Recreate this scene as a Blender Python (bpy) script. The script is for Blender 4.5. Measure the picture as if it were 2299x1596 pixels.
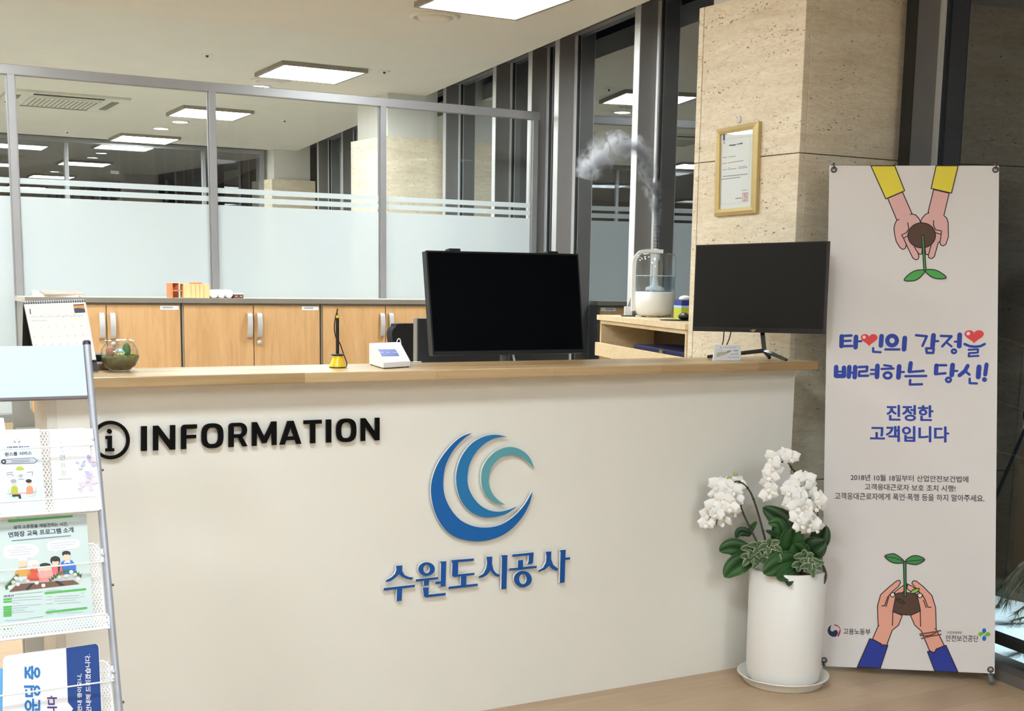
import bpy, bmesh, math, random
from mathutils import Vector as V, Matrix
for _o in list(bpy.data.objects): bpy.data.objects.remove(_o)
S = bpy.context.scene; COL = S.collection
random.seed(7)
# ---------------------------------------------------------------- camera
W, HH = 2299, 1596
F, PX, PY, CH = 2815.3, 1149.5, 1055.0, 1.42
yaw, pit, rol = [math.radians(a) for a in (28.897, -8.5376, 0.880)]
fw = V((math.sin(yaw)*math.cos(pit), math.cos(yaw)*math.cos(pit), math.sin(pit)))
r0 = V((math.cos(yaw), -math.sin(yaw), 0)); u0 = r0.cross(fw)
CR = r0*math.cos(rol)+u0*math.sin(rol); CU = -r0*math.sin(rol)+u0*math.cos(rol)
CP = V((0, 0, CH))
cam = bpy.data.cameras.new('camera'); cam.sensor_width = 36; cam.sensor_fit = 'HORIZONTAL'
cam.lens = F/W*36; cam.shift_x = 0; cam.shift_y = (PY-HH/2)/W; cam.clip_start = .05; cam.clip_end = 100
co = bpy.data.objects.new('camera', cam); COL.objects.link(co)
M = Matrix((CR, CU, -fw)).transposed().to_4x4(); M.translation = CP; co.matrix_world = M
S.camera = co
# ---------------------------------------------------------------- world, exposure, outdoor light
S.view_settings.view_transform = 'Standard'; S.view_settings.look = 'None'
S.view_settings.exposure = 0.0; S.view_settings.gamma = 1.0; S.view_settings.use_curve_mapping = False
S.cycles.max_bounces = 10; S.cycles.transparent_max_bounces = 32; S.cycles.glossy_bounces = 5; S.cycles.diffuse_bounces = 5
S.cycles.volume_step_rate = .12; S.cycles.use_denoising = True; S.cycles.sample_clamp_indirect = 6
wd = bpy.data.worlds.new('night'); S.world = wd; wd.use_nodes = True
wd.node_tree.nodes['Background'].inputs[0].default_value = (.012, .014, .02, 1); wd.node_tree.nodes['Background'].inputs[1].default_value = .35
LAMP_OFFICE, LAMP_LOBBY, DOWN = 50.0, 59.0, 60.0
def spot(name, loc, power, color, target, deg):
    l = bpy.data.lights.new(name, 'SPOT'); l.energy = power; l.color = color; l.spot_size = math.radians(deg); l.spot_blend = .4; l.shadow_soft_size = .08
    o = bpy.data.objects.new(name, l); COL.objects.link(o); o.location = loc; o.rotation_euler = (V(target)-V(loc)).to_track_quat('-Z', 'Y').to_euler(); return o
spot('garden_spot_light', (4.75, 2.2, 1.0), 420, (.82, .95, 1), (4.55, 3.45, 0), 62)
# ---------------------------------------------------------------- pixel rays (to read sizes off the photograph)
def ray(x, y): return fw + CR*((x-PX)/F) - CU*((y-PY)/F)
def at(x, y, ax, val):
    d = ray(x, y); return CP + d*((val-CP[ax])/d[ax])
def onp(x, y, p, n):
    d = ray(x, y); n = V(n); return CP + d*((V(p)-CP).dot(n)/d.dot(n))
# ---------------------------------------------------------------- materials
def lin(c): return c/12.92 if c <= .04045 else ((c+.055)/1.055)**2.4
def rgb(r, g, b): return (lin(r/255), lin(g/255), lin(b/255), 1)
MATS = {}
def mat(name, col, rough=.5, metal=0, spec=.5, **kw):
    if name in MATS: return MATS[name]
    m = bpy.data.materials.new(name); m.use_nodes = True; MATS[name] = m
    b = m.node_tree.nodes['Principled BSDF']
    b.inputs['Base Color'].default_value = rgb(*col); b.inputs['Roughness'].default_value = rough
    b.inputs['Metallic'].default_value = metal; b.inputs['Specular IOR Level'].default_value = spec
    for k, v in kw.items(): b.inputs[k.replace('_', ' ')].default_value = v
    return m
class NT:
    def __init__(s, m): s.t = m.node_tree; s.b = s.t.nodes.get('Principled BSDF')
    def n(s, typ, **kw):
        x = s.t.nodes.new(typ)
        for k, v in kw.items():
            if k.startswith('i_'): x.inputs[k[2:].replace('_', ' ')].default_value = v
            else: setattr(x, k, v)
        return x
    def l(s, a, b): s.t.links.new(a, b)
    def coord(s, scale, rot=(0, 0, 0)):
        tc = s.n('ShaderNodeTexCoord'); mp = s.n('ShaderNodeMapping'); mp.inputs['Scale'].default_value = scale; mp.inputs['Rotation'].default_value = rot
        s.l(tc.outputs['Object'], mp.inputs[0]); return mp.outputs[0]
    def noise(s, vec, scale, detail=4, rough=.55, dist=0):
        x = s.n('ShaderNodeTexNoise'); x.inputs['Scale'].default_value = scale; x.inputs['Detail'].default_value = detail
        x.inputs['Roughness'].default_value = rough; x.inputs['Distortion'].default_value = dist; s.l(vec, x.inputs['Vector']); return x.outputs[0]
    def ramp(s, fac, stops):
        x = s.n('ShaderNodeValToRGB'); e = x.color_ramp.elements
        while len(e) < len(stops): e.new(.5)
        for i, (p, c) in enumerate(stops): e[i].position = p; e[i].color = c
        s.l(fac, x.inputs[0]); return x.outputs[0]
    def mix(s, fac, a, b, mode='MIX'):
        x = s.n('ShaderNodeMix', data_type='RGBA', blend_type=mode)
        if hasattr(fac, 'links'): s.l(fac, x.inputs[0])
        else: x.inputs[0].default_value = fac
        for q, i in ((a, 6), (b, 7)):
            if hasattr(q, 'links'): s.l(q, x.inputs[i])
            else: x.inputs[i].default_value = q
        return x.outputs[2]
    def bump(s, h, st, d=.01):
        x = s.n('ShaderNodeBump'); x.inputs['Strength'].default_value = st; x.inputs['Distance'].default_value = d
        s.l(h, x.inputs['Height']); s.l(x.outputs[0], s.b.inputs['Normal'])
def grey(v): return (v, v, v, 1)
def plain(name, col, rough=.5, var=.06, scale=6, **kw):
    m = mat(name, col, rough, **kw)
    if 'pv' in m: return m
    m['pv'] = 1; t = NT(m); v = t.coord((1, 1, 1)); f = t.noise(v, scale)
    a = rgb(*col); c = t.ramp(f, [(.3, tuple(x*(1-var) for x in a[:3])+(1,)), (.7, tuple(min(1, x*(1+var)) for x in a[:3])+(1,))])
    t.l(c, t.b.inputs['Base Color']); return m
def travertine():
    m = mat('travertine', (226, 206, 168), .45); t = NT(m)
    v = t.coord((1, 1, 7)); big = t.noise(v, 2.2, 6, .6, .6)
    base = t.ramp(big, [(.25, rgb(220, 205, 178)), (.5, rgb(237, 225, 202)), (.72, rgb(247, 239, 220))])
    v2 = t.coord((1, 1, 3.2)); fine = t.noise(v2, 20, 5, .65, .3); base = t.mix(.22, base, t.ramp(fine, [(.3, rgb(176, 150, 112)), (.7, rgb(248, 236, 210))]))
    pit = t.noise(t.coord((1, 1, 2.2)), 62, 3, .55, .6); clus = t.noise(t.coord((1, 1, 5)), 3.6, 3)
    pm = t.n('ShaderNodeMath', operation='ADD'); t.l(pit, pm.inputs[0]); cm = t.n('ShaderNodeMath', operation='MULTIPLY'); cm.inputs[1].default_value = .38
    t.l(clus, cm.inputs[0]); t.l(cm.outputs[0], pm.inputs[1])
    mask = t.ramp(pm.outputs[0], [(.845, grey(0)), (.90, grey(1))]); vein = t.noise(t.coord((1, 1, 4.5)), 7, 6, .7, 1.6); base = t.mix(t.ramp(vein, [(.47, grey(0)), (.5, grey(.32)), (.53, grey(0))]), base, rgb(170, 146, 112)); c = t.mix(mask, base, rgb(132, 110, 84)); t.l(c, t.b.inputs['Base Color'])
    inv = t.n('ShaderNodeMath', operation='SUBTRACT'); inv.inputs[0].default_value = 1; t.l(mask, inv.inputs[1]); t.bump(inv.outputs[0], .5, .004); return m
def wood(name, c0, c1, c2, along='X', rough=.4, gs=1.0, dist=1.5):
    m = mat(name, c1, rough); t = NT(m)
    sc = {'X': (1.2, 14, 14), 'Z': (14, 14, 1.2), 'Y': (14, 1.2, 14)}[along]
    v = t.coord(sc); f = t.noise(v, 1.6*gs, 6, .6, dist)
    c = t.ramp(f, [(.28, rgb(*c0)), (.5, rgb(*c1)), (.74, rgb(*c2))])
    f2 = t.noise(t.coord(tuple(x*5 for x in sc)), 2.5*gs, 3); c = t.mix(.15, c, t.ramp(f2, [(.3, rgb(*c0)), (.7, rgb(*c2))]))
    t.l(c, t.b.inputs['Base Color']); return m
def staves(name, sx, sz, cols, rough, mortar=.0015, grain=.35):
    m = mat(name, cols[1], rough); t = NT(m); v = t.coord((1, 1, 1))
    br = t.n('ShaderNodeTexBrick', offset=.37, offset_frequency=2, squash=1.0)
    br.inputs['Scale'].default_value = 1; br.inputs['Brick Width'].default_value = sx; br.inputs['Row Height'].default_value = sz
    br.inputs['Mortar Size'].default_value = mortar; br.inputs['Bias'].default_value = 0
    br.inputs['Color1'].default_value = grey(0); br.inputs['Color2'].default_value = grey(1); br.inputs['Mortar'].default_value = grey(.35)
    t.l(v, br.inputs['Vector'])
    c = t.ramp(br.outputs['Color'], [(0, rgb(*cols[0])), (.5, rgb(*cols[1])), (1, rgb(*cols[2]))])
    f = t.noise(t.coord((1.5, 22, 22)), 2.2, 6, .6, 1.2); c = t.mix(grain, c, t.ramp(f, [(.3, rgb(*cols[0])), (.72, rgb(*cols[2]))]))
    t.l(c, t.b.inputs['Base Color']); return m
def glassmat(name, base, mul, tint=(1, 1, 1, 1), gtint=(1, 1, 1, 1), rough=0.0):
    m = bpy.data.materials.new(name); m.use_nodes = True; MATS[name] = m; t = NT(m); t.t.nodes.remove(t.b)
    tr = t.n('ShaderNodeBsdfTransparent'); tr.inputs[0].default_value = tint
    gl = t.n('ShaderNodeBsdfGlossy'); gl.inputs['Roughness'].default_value = rough; gl.inputs[0].default_value = gtint
    fr = t.n('ShaderNodeFresnel'); fr.inputs[0].default_value = 1.5
    ma = t.n('ShaderNodeMath', operation='MULTIPLY_ADD', use_clamp=True); ma.inputs[1].default_value = mul; ma.inputs[2].default_value = base
    t.l(fr.outputs[0], ma.inputs[0]); mx = t.n('ShaderNodeMixShader'); ge = t.n('ShaderNodeNewGeometry'); fb = t.n('ShaderNodeMath', operation='SUBTRACT'); fb.inputs[0].default_value = 1
    t.l(ge.outputs['Backfacing'], fb.inputs[1]); fm = t.n('ShaderNodeMath', operation='MULTIPLY'); t.l(ma.outputs[0], fm.inputs[0]); t.l(fb.outputs[0], fm.inputs[1]); t.l(fm.outputs[0], mx.inputs[0]); t.l(tr.outputs[0], mx.inputs[1]); t.l(gl.outputs[0], mx.inputs[2])
    t.l(mx.outputs[0], t.t.nodes['Material Output'].inputs[0]); return m
def frost():
    m = bpy.data.materials.new('frosted_film'); m.use_nodes = True; MATS['frost'] = m; t = NT(m); t.t.nodes.remove(t.b)
    a = t.n('ShaderNodeBsdfTranslucent'); a.inputs[0].default_value = (.585, .64, .675, 1); b = t.n('ShaderNodeBsdfDiffuse'); b.inputs[0].default_value = (.585, .64, .67, 1)
    x = t.n('ShaderNodeMixShader'); x.inputs[0].default_value = .5; t.l(a.outputs[0], x.inputs[1]); t.l(b.outputs[0], x.inputs[2])
    tr = t.n('ShaderNodeBsdfTransparent'); y = t.n('ShaderNodeMixShader'); y.inputs[0].default_value = .08; t.l(x.outputs[0], y.inputs[1]); t.l(tr.outputs[0], y.inputs[2])
    t.l(y.outputs[0], t.t.nodes['Material Output'].inputs[0]); return m
def emis(name, col, st):
    m = bpy.data.materials.new(name); m.use_nodes = True; MATS[name] = m; t = NT(m)
    t.b.inputs['Base Color'].default_value = (.8, .8, .8, 1) if st > 5 else (.02, .02, .03, 1); t.b.inputs['Emission Color'].default_value = col; t.b.inputs['Emission Strength'].default_value = st; return m
TRAV = travertine()
FLOORM = staves('oak_plank_floor', 1.2, .16, ((172, 146, 118), (186, 160, 131), (198, 174, 146)), .42, .001, .45)
TOPM = staves('butcher_block_oak', .42, .045, ((148, 120, 82), (178, 149, 108), (204, 178, 138)), .28, .0006, .35)
BEECH = wood('beech_laminate', (189, 148, 101), (204, 163, 114), (214, 177, 129), 'Z', .5)
PALE = wood('pale_oak_laminate', (202, 180, 144), (214, 194, 158), (224, 206, 172), 'X', .45)
CEIL = plain('ceiling_paint', (224, 219, 208), .9, .02, 3)
WALLP = plain('wall_paint', (225, 218, 204), .9, .03, 3)
PLAST = plain('white_plaster', (222, 220, 214), .85, .02)
ALU = plain('grey_aluminium', (150, 150, 153), .38, .03, metal=.35)
MULL = plain('anodised_mullion', (112, 110, 109), .42, .04, metal=.1); NOSE_LIT = plain('lit_mullion_nose', (206, 208, 210), .35, .02, metal=.15)  # paler nose colour paints in the lamp light on the mullion noses
GASK = plain('black_gasket', (28, 30, 32), .5)
BODY = plain('cream_laminate', (231, 229, 222), .42, .015, 2)
GLASS = glassmat('clear_glass', .0, 1.0, (.97, .985, .98, 1))
WGLASS = glassmat('coated_window_glass', .0, 3.8, (.75, .8, .8, 1), (.9, .94, .97, 1))
DGLASS = glassmat('far_partition_glass', .08, 2.6, (.8, .82, .85, 1), (.95, .96, 1, 1))
CLEAR = glassmat('clear_vessel_glass', .05, 1.1, (.96, .98, .99, 1))
FROST = frost()
BLACK = plain('black_plastic', (20, 20, 22), .35, .1)
SCREEN = plain('dark_screen', (3, 4, 8), .5, .05, spec=.06)
SCREEN2 = plain('matt_dark_screen', (22, 22, 21), .5, .05, spec=.2)
WHITE = plain('white_plastic', (240, 240, 240), .35, .01)
PAPER = plain('white_paper', (243, 243, 243), .7, .01)
CHROME = plain('brushed_steel', (206, 208, 212), .35, .03, metal=.35)
STEEL = plain('dark_steel', (90, 90, 92), .35, .05, metal=.8)
BLACKLET = plain('black_acrylic', (5, 5, 6), .5, spec=.12)
def PM(name, c, rough=.6, **k): return plain('print_'+name, c, rough, .015, 10, **k)
# ---------------------------------------------------------------- mesh builder
class MB:
    def __init__(s): s.v = []; s.f = []; s.m = []; s.sm = []; s.mats = []
    def mi(s, m):
        if m not in s.mats: s.mats.append(m)
        return s.mats.index(m)
    def add(s, vs, fs, m, smooth=False):
        b = len(s.v); s.v += [V(p) for p in vs]; k = s.mi(m)
        for f in fs: s.f.append([i+b for i in f]); s.m.append(k); s.sm.append(smooth)
        return s
    def box(s, a, b, m):
        x0, y0, z0 = [min(p, q) for p, q in zip(a, b)]; x1, y1, z1 = [max(p, q) for p, q in zip(a, b)]
        return s.hexa([(x0, y0, z0), (x1, y0, z0), (x1, y1, z0), (x0, y1, z0)], [(x0, y0, z1), (x1, y0, z1), (x1, y1, z1), (x0, y1, z1)], m)
    def hexa(s, lo, hi, m):
        return s.add(list(lo)+list(hi), [(3, 2, 1, 0), (4, 5, 6, 7), (0, 1, 5, 4), (1, 2, 6, 5), (2, 3, 7, 6), (3, 0, 4, 7)], m)
    def fbox(s, o, u, v, w, m):
        o, u, v, w = V(o), V(u), V(v), V(w); return s.hexa([o, o+u, o+u+v, o+v], [o+w, o+u+w, o+u+v+w, o+v+w], m)
    def prism(s, pts, vec, m, m2=None, smooth=False):
        n = len(pts); p = [V(q) for q in pts]; vec = V(vec); a = V((0, 0, 0))
        for i in range(n): a += (p[i]-p[0]).cross(p[(i+1) % n]-p[0])
        if a.dot(vec) < 0: p.reverse()
        s.add(p+[q+vec for q in p], [tuple(range(n))[::-1], tuple(range(n, 2*n))], m)
        s.add(p+[q+vec for q in p], [(i, (i+1) % n, (i+1) % n+n, i+n) for i in range(n)], m2 or m, smooth); return s
    def poly(s, pts, m): return s.add(pts, [tuple(range(len(pts)))], m)
    def tube(s, path, r, m, seg=10, cap=True, smooth=True):
        P = [V(p) for p in path]; n = len(P); rs = r if isinstance(r, (list, tuple)) else [r]*n
        vs = []; t0 = (P[1]-P[0]).normalized(); up = V((0, 0, 1)) if abs(t0.z) < .9 else V((1, 0, 0)); nx = t0.cross(up).normalized()
        for i in range(n):
            t = (P[min(i+1, n-1)]-P[max(i-1, 0)]).normalized(); nx = (nx-t*nx.dot(t)).normalized(); ny = t.cross(nx)
            vs += [P[i]+(nx*math.cos(2*math.pi*k/seg)+ny*math.sin(2*math.pi*k/seg))*rs[i] for k in range(seg)]
        fs = [(i*seg+k, i*seg+(k+1) % seg, (i+1)*seg+(k+1) % seg, (i+1)*seg+k) for i in range(n-1) for k in range(seg)]
        s.add(vs, fs, m, smooth)
        if cap: s.add(vs[:seg], [tuple(range(seg))[::-1]], m); s.add(vs[-seg:], [tuple(range(seg))], m)
        return s
    def lathe(s, prof, c, m, seg=40, smooth=True, ax=None, sq=(1, 1)):
        c = V(c); X, Y, Z = ax or (V((1, 0, 0)), V((0, 1, 0)), V((0, 0, 1))); n = len(prof); vs = []
        for r, z in prof: vs += [c+X*(r*sq[0]*math.cos(2*math.pi*k/seg))+Y*(r*sq[1]*math.sin(2*math.pi*k/seg))+Z*z for k in range(seg)]
        return s.add(vs, [(i*seg+k, i*seg+(k+1) % seg, (i+1)*seg+(k+1) % seg, (i+1)*seg+k) for i in range(n-1) for k in range(seg)], m, smooth)
    def sphere(s, c, r, m, seg=12, rings=8, sc=(1, 1, 1)):
        pr = [(max(1e-5, r*math.sin(math.pi*i/rings)), -r*math.cos(math.pi*i/rings)) for i in range(rings+1)]
        b = len(s.v); s.lathe(pr, (0, 0, 0), m, seg)
        for i in range(b, len(s.v)): s.v[i] = V(c)+V((s.v[i].x*sc[0], s.v[i].y*sc[1], s.v[i].z*sc[2]))
        return s
    def build(s, name, parent=None, loc=None, bevel=0, seg=2):
        base = root_loc(parent) if parent else V(loc if loc is not None else s.base())
        me = bpy.data.meshes.new(name); me.from_pydata([tuple(p-base) for p in s.v], [], s.f)
        for m in s.mats: me.materials.append(m)
        me.polygons.foreach_set('material_index', s.m); me.polygons.foreach_set('use_smooth', s.sm); me.update()
        o = bpy.data.objects.new(name, me); COL.objects.link(o)
        if parent: o.parent = parent
        else: o.location = base
        if bevel:
            b = o.modifiers.new('bevel', 'BEVEL'); b.width = bevel; b.segments = seg; b.limit_method = 'ANGLE'; b.angle_limit = .6
        return o
    def base(s):
        xs = [[p[i] for p in s.v] for i in range(3)]; return V(((min(xs[0])+max(xs[0]))/2, (min(xs[1])+max(xs[1]))/2, min(xs[2])))
def root_loc(o):
    while o.parent: o = o.parent
    return o.location.copy()
def tag(o, label=None, cat=None, group=None, kind=None):
    if label: o['label'] = label
    if cat: o['category'] = cat
    if group: o['group'] = group
    if kind: o['kind'] = kind
    return o
def thing(name, label, cat, loc, group=None):
    o = bpy.data.objects.new(name, None); COL.objects.link(o); o.location = loc; o.empty_display_size = .05; return tag(o, label, cat, group)
def struct(name, loc=(0, 0, 0)):
    o = bpy.data.objects.new(name, None); COL.objects.link(o); o.location = loc; o['kind'] = 'structure'; return o
def dup(root, loc, label, group=None):
    r = root.copy(); COL.objects.link(r); r.location = loc; r['label'] = label
    if group: r['group'] = group
    for ch in list(root.children):
        c = ch.copy(); COL.objects.link(c); c.parent = r
        for g in list(ch.children):
            d = g.copy(); COL.objects.link(d); d.parent = c
    return r
def smooth_pts(P, n=6, closed=True):
    out = []; N = len(P); rng = N if closed else N-1
    g = (lambda i: P[i % N]) if closed else (lambda i: P[max(0, min(N-1, i))])
    for i in range(rng):
        p0, p1, p2, p3 = g(i-1), g(i), g(i+1), g(i+2)
        for k in range(n):
            t = k/n; out.append(tuple(.5*((2*b)+(-a+c)*t+(2*a-5*b+4*c-d)*t*t+(-a+3*b-3*c+d)*t**3) for a, b, c, d in zip(p0, p1, p2, p3)))
    if not closed: out.append(tuple(P[-1]))
    return out
TXT = {}
def text2d(body, bold=0.0):
    k = (body, bold)
    if k in TXT: return TXT[k]
    c = bpy.data.curves.new('t', 'FONT'); c.body = body; c.size = 1; c.offset = bold; c.resolution_u = 3
    o = bpy.data.objects.new('t', c); COL.objects.link(o); dg = bpy.context.evaluated_depsgraph_get(); dg.update()
    me = bpy.data.meshes.new_from_object(o.evaluated_get(dg))
    vs = [(v.co.x, v.co.y) for v in me.vertices]; fs = [tuple(p.vertices) for p in me.polygons]
    bpy.data.objects.remove(o); bpy.data.curves.remove(c); bpy.data.meshes.remove(me)
    x0, x1 = min(v[0] for v in vs), max(v[0] for v in vs); y0, y1 = min(v[1] for v in vs), max(v[1] for v in vs)
    TXT[k] = ([((x-x0)/(x1-x0), (y-y0)/(y1-y0)) for x, y in vs], fs, (x1-x0)/(y1-y0)); return TXT[k]
class Plane:
    """A flat surface in the room; print on it is read off the photograph and laid on as real thin ink."""
    def __init__(s, P, n): s.P = V(P); s.n = V(n).normalized(); s.n = s.n if (CP-s.P).dot(s.n) > 0 else -s.n
    def p(s, x, y, d=0): return onp(x, y, s.P+s.n*d, s.n)
    def shape(s, mb, pts, m, d=.0006): mb.poly([s.p(x, y)+s.n*d for x, y in pts], m)
    def flip(s, mb, pts): pass
    def quadmap(s, q, d):
        A = [s.p(x, y)+s.n*d for x, y in q]          # bl, br, tr, tl
        return lambda u, v: (A[0]*(1-u)+A[1]*u)*(1-v)+(A[3]*(1-u)+A[2]*u)*v
    def text(s, mb, body, q, m, d=.0008, bold=0.0, thick=0):
        ex = max(0, bold-.016); vs, fs, _ = text2d(body, min(bold, .016)); L = len(body); k = ex*1.15/L
        for i, (sh, sv) in enumerate(((-k, 0), (0, 0), (k, 0), (0, k*L*.5), (0, -k*L*.5)) if ex else ((0, 0),)):
            g = s.quadmap(q, d+.00005*i); mb.add([g(u+sh, v+sv) for u, v in vs], fs, m)
    def stroke(s, mb, pts, w, m, d=.001, closed=False, caps=True, seg=8):
        Q = [s.p(x, y)+s.n*d for x, y in pts]; n = len(Q); h = w/2
        for i in range(n if closed else n-1):
            a, b = Q[i], Q[(i+1) % n]; t = b-a
            if t.length < 1e-7: continue
            e = s.n.cross(t.normalized())*h; mb.add([a-e, b-e, b+e, a+e], [(0, 1, 2, 3)], m)
        if caps:
            for i, c in enumerate(Q):
                X = V((0, 0, 1)).cross(s.n).normalized(); Y = s.n.cross(X)
                mb.add([c+s.n*(.00004*(i % 3+1))+(X*math.cos(2*math.pi*k/seg)+Y*math.sin(2*math.pi*k/seg))*h for k in range(seg)], [tuple(range(seg))], m)
    def ell(s, x, y, rx, ry, n=24, rot=0):
        c, si = math.cos(rot), math.sin(rot)
        return [(x+rx*math.cos(a)*c-ry*math.sin(a)*si, y+rx*math.cos(a)*si+ry*math.sin(a)*c) for a in [2*math.pi*i/n for i in range(n)]]
def zm(ox, oy, k): return lambda L: [(ox+x/k, oy+y/k) for x, y in L]
# ---------------------------------------------------------------- room shell
ZC = 2.87
WX = lambda y: 3.88+.125*(y-3.74)               # the glass line of the outer window wall
wt = V((.125, 1, 0)).normalized(); wi = V((-1, .125, 0)).normalized()
b = MB().prism([(-5, -6, -.05), (WX(-6)+.03, -6, -.05), (WX(7.3)+.03, 7.3, -.05), (-5, 7.3, -.05)], (0, 0, .05), FLOORM); b.prism([(-5, 7.3, -.05), (WX(7.3)+.03, 7.3, -.05), (WX(21)+.03, 21, -.05), (-5, 21, -.05)], (0, 0, .05), plain('grey_office_tile', (190, 186, 176), .5, .03)); tag(b.build('floor', loc=(0, 0, 0)), kind='structure')
b = MB(); ce = lambda y: WX(y)-.245
b.prism([(-5, -6, ZC), (ce(-6), -6, ZC), (ce(14.3), 14.3, ZC), (-5, 14.3, ZC)], (0, 0, .12), CEIL)
b.prism([(-5, 14.42, ZC), (ce(14.42), 14.42, ZC), (ce(21), 21, ZC), (-5, 21, ZC)], (0, 0, .12), CEIL)
tag(b.build('ceiling', loc=(0, 0, ZC)), kind='structure')
b = MB().prism([(2.2, -6, 3.7), (WX(-6)+.1, -6, 3.7), (WX(21)+.1, 21, 3.7), (2.2, 21, 3.7)], (0, 0, .1), plain('dark_void', (34, 28, 24), .9))
tag(b.build('trim_1', loc=(0, 0, 3.7)), kind='structure')
tag(MB().box((-5.1, -6, 0), (-5, 21, 3.8), WALLP).build('wall_left'), kind='structure')
tag(MB().box((-5, -6.1, 0), (4, -6, 3.8), WALLP).build('wall_near'), kind='structure')
DARKW = plain('dark_far_wall', (60, 60, 62), .8)
tag(MB().box((-5, 21, 0), (6.5, 21.1, 3.8), DARKW).build('wall_far'), kind='structure')
# outer window wall: bays of glass between deep mullions
MY = [-1.9, -.8, .3, 1.4, 2.5, 3.65, 4.83, 5.94, 7.03, 7.47, 8.13, 9.23, 10.33, 11.43, 12.53, 13.63, 14.73, 15.8]
MD, MW = .125, .065
for i in range(len(MY)-1):
    y0, y1 = MY[i], MY[i+1]; A = V((WX(y0), y0, 0)); B = V((WX(y1), y1, 0))
    w = struct('window_%d' % (i+1), (A.x, A.y, 0))
    MB().fbox(A-wi*.006+V((0, 0, .02)), B-A, wi*.006, V((0, 0, 3.66)), WGLASS).build('pane', w)
    m = MB(); m.fbox(A-wt*(MW/2)-wi*.03, wt*MW, wi*(MD+.026), V((0, 0, 3.68)), MULL); m.fbox(A-wt*(MW/2)+wi*(MD-.0038), wt*MW, wi*.0038, V((0, 0, 3.68)), GASK if i == 5 else NOSE_LIT); m.build('mullion', w)
    m = MB()
    for sgn in (-1, 1):
        m.fbox(A+wt*(sgn*(MW/2+.011))-wt*.013+wi*.0, wt*.026, wi*.018, V((0, 0, 3.68)), NOSE_LIT)
        m.fbox(A+wt*(sgn*(MW/2+.03))-wt*.008, wt*.016, wi*.008, V((0, 0, 3.68)), GASK)
    m.build('glazing_bead', w)
    m = MB(); m.fbox(A+wi*.0+V((0, 0, .125)), B-A, wi*.05, V((0, 0, .03)), GASK); m.fbox(A+V((0, 0, 2.95)), B-A, wi*.05, V((0, 0, .05)), MULL); m.build('transom', w)
b = MB(); A = V((WX(-2), -2, 0)); B = V((WX(15.8), 15.8, 0))
b.fbox(A-wi*.08, B-A, wi*.15, V((0, 0, .04)), plain('grey_sill_stone', (112, 108, 106), .4, .06)); tag(b.build('trim_2', loc=(3.8, 3, 0)), kind='structure')
tag(MB().fbox(V((WX(-6), -6, 0)), V((WX(-2)-WX(-6), 4, 0)), (.1, 0, 0), (0, 0, 3.8), WALLP).build('wall_right'), kind='structure')
tag(MB().fbox(V((WX(15.8), 15.8, 0)), V((WX(21)-WX(15.8), 5.2, 0)), (.1, 0, 0), (0, 0, 3.8), DARKW).build('wall_right_end'), kind='structure')
# stone columns on the window line
def column(name, label, ox, oy):
    r = thing(name, label, 'column', (3.285+ox, 3.74+oy, 0), 'stone columns along the window wall')
    A, B, Cc, D = (3.282, 3.74), (3.803, 3.74), (3.803, 4.325), (3.230, 4.325)
    q = lambda p, z: (p[0]+ox, p[1]+oy, z)
    for z0, z1 in ((0, .656), (.66, 1.916), (1.92, 2.535)):
        m = MB(); m.prism([q((A[0]+.031, A[1]), z0), q(B, z0), q((B[0], B[1]+.03), z0), q((A[0]+.031, A[1]+.03), z0)], (0, 0, z1-z0), TRAV); m.build('stone_panel', r, bevel=.0015, seg=1)
        m = MB(); m.prism([q(A, z0), q((A[0]+.0295, A[1]), z0), q((D[0]+.0295, D[1]-.031), z0), q((D[0]+.002, D[1]-.031), z0)], (0, 0, z1-z0), TRAV); m.build('stone_panel', r, bevel=.0015, seg=1)
        m = MB(); m.prism([q((D[0], D[1]-.03), z0), q((Cc[0], Cc[1]-.03), z0), q(Cc, z0), q(D, z0)], (0, 0, z1-z0), TRAV); m.build('stone_panel', r)
        m = MB(); m.prism([q((B[0]-.03, B[1]+.031), z0), q((B[0], B[1]+.031), z0), q((B[0], Cc[1]-.031), z0), q((B[0]-.03, Cc[1]-.031), z0)], (0, 0, z1-z0), TRAV); m.build('stone_panel', r)
    m = MB(); m.prism([q((A[0]+.04, A[1]+.032), 0), q((B[0]-.04, B[1]+.032), 0), q((B[0]-.04, Cc[1]-.035), 0), q((D[0]+.04, D[1]-.035), 0)], (0, 0, 2.53), plain('dark_joint', (60, 50, 40), .9)); m.build('core', r)
    m = MB(); m.prism([q((A[0]+.045, A[1]+.045), 2.531), q((B[0]-.045, B[1]+.045), 2.531), q((B[0]-.045, Cc[1]-.034), 2.531), q((D[0]+.045, D[1]-.034), 2.531)], (0, 0, 1.12), PLAST); m.build('plaster_neck', r)
    return r
column('stone_column', 'travertine column right behind the counter end, with the framed certificate on it', 0, 0)
column('stone_column', 'travertine column with white plaster top seen through the right pane of the near partition', .69, 5.6)
column('stone_column', 'distant travertine column seen at the far end of the office', 1.33, 10.375)
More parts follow.
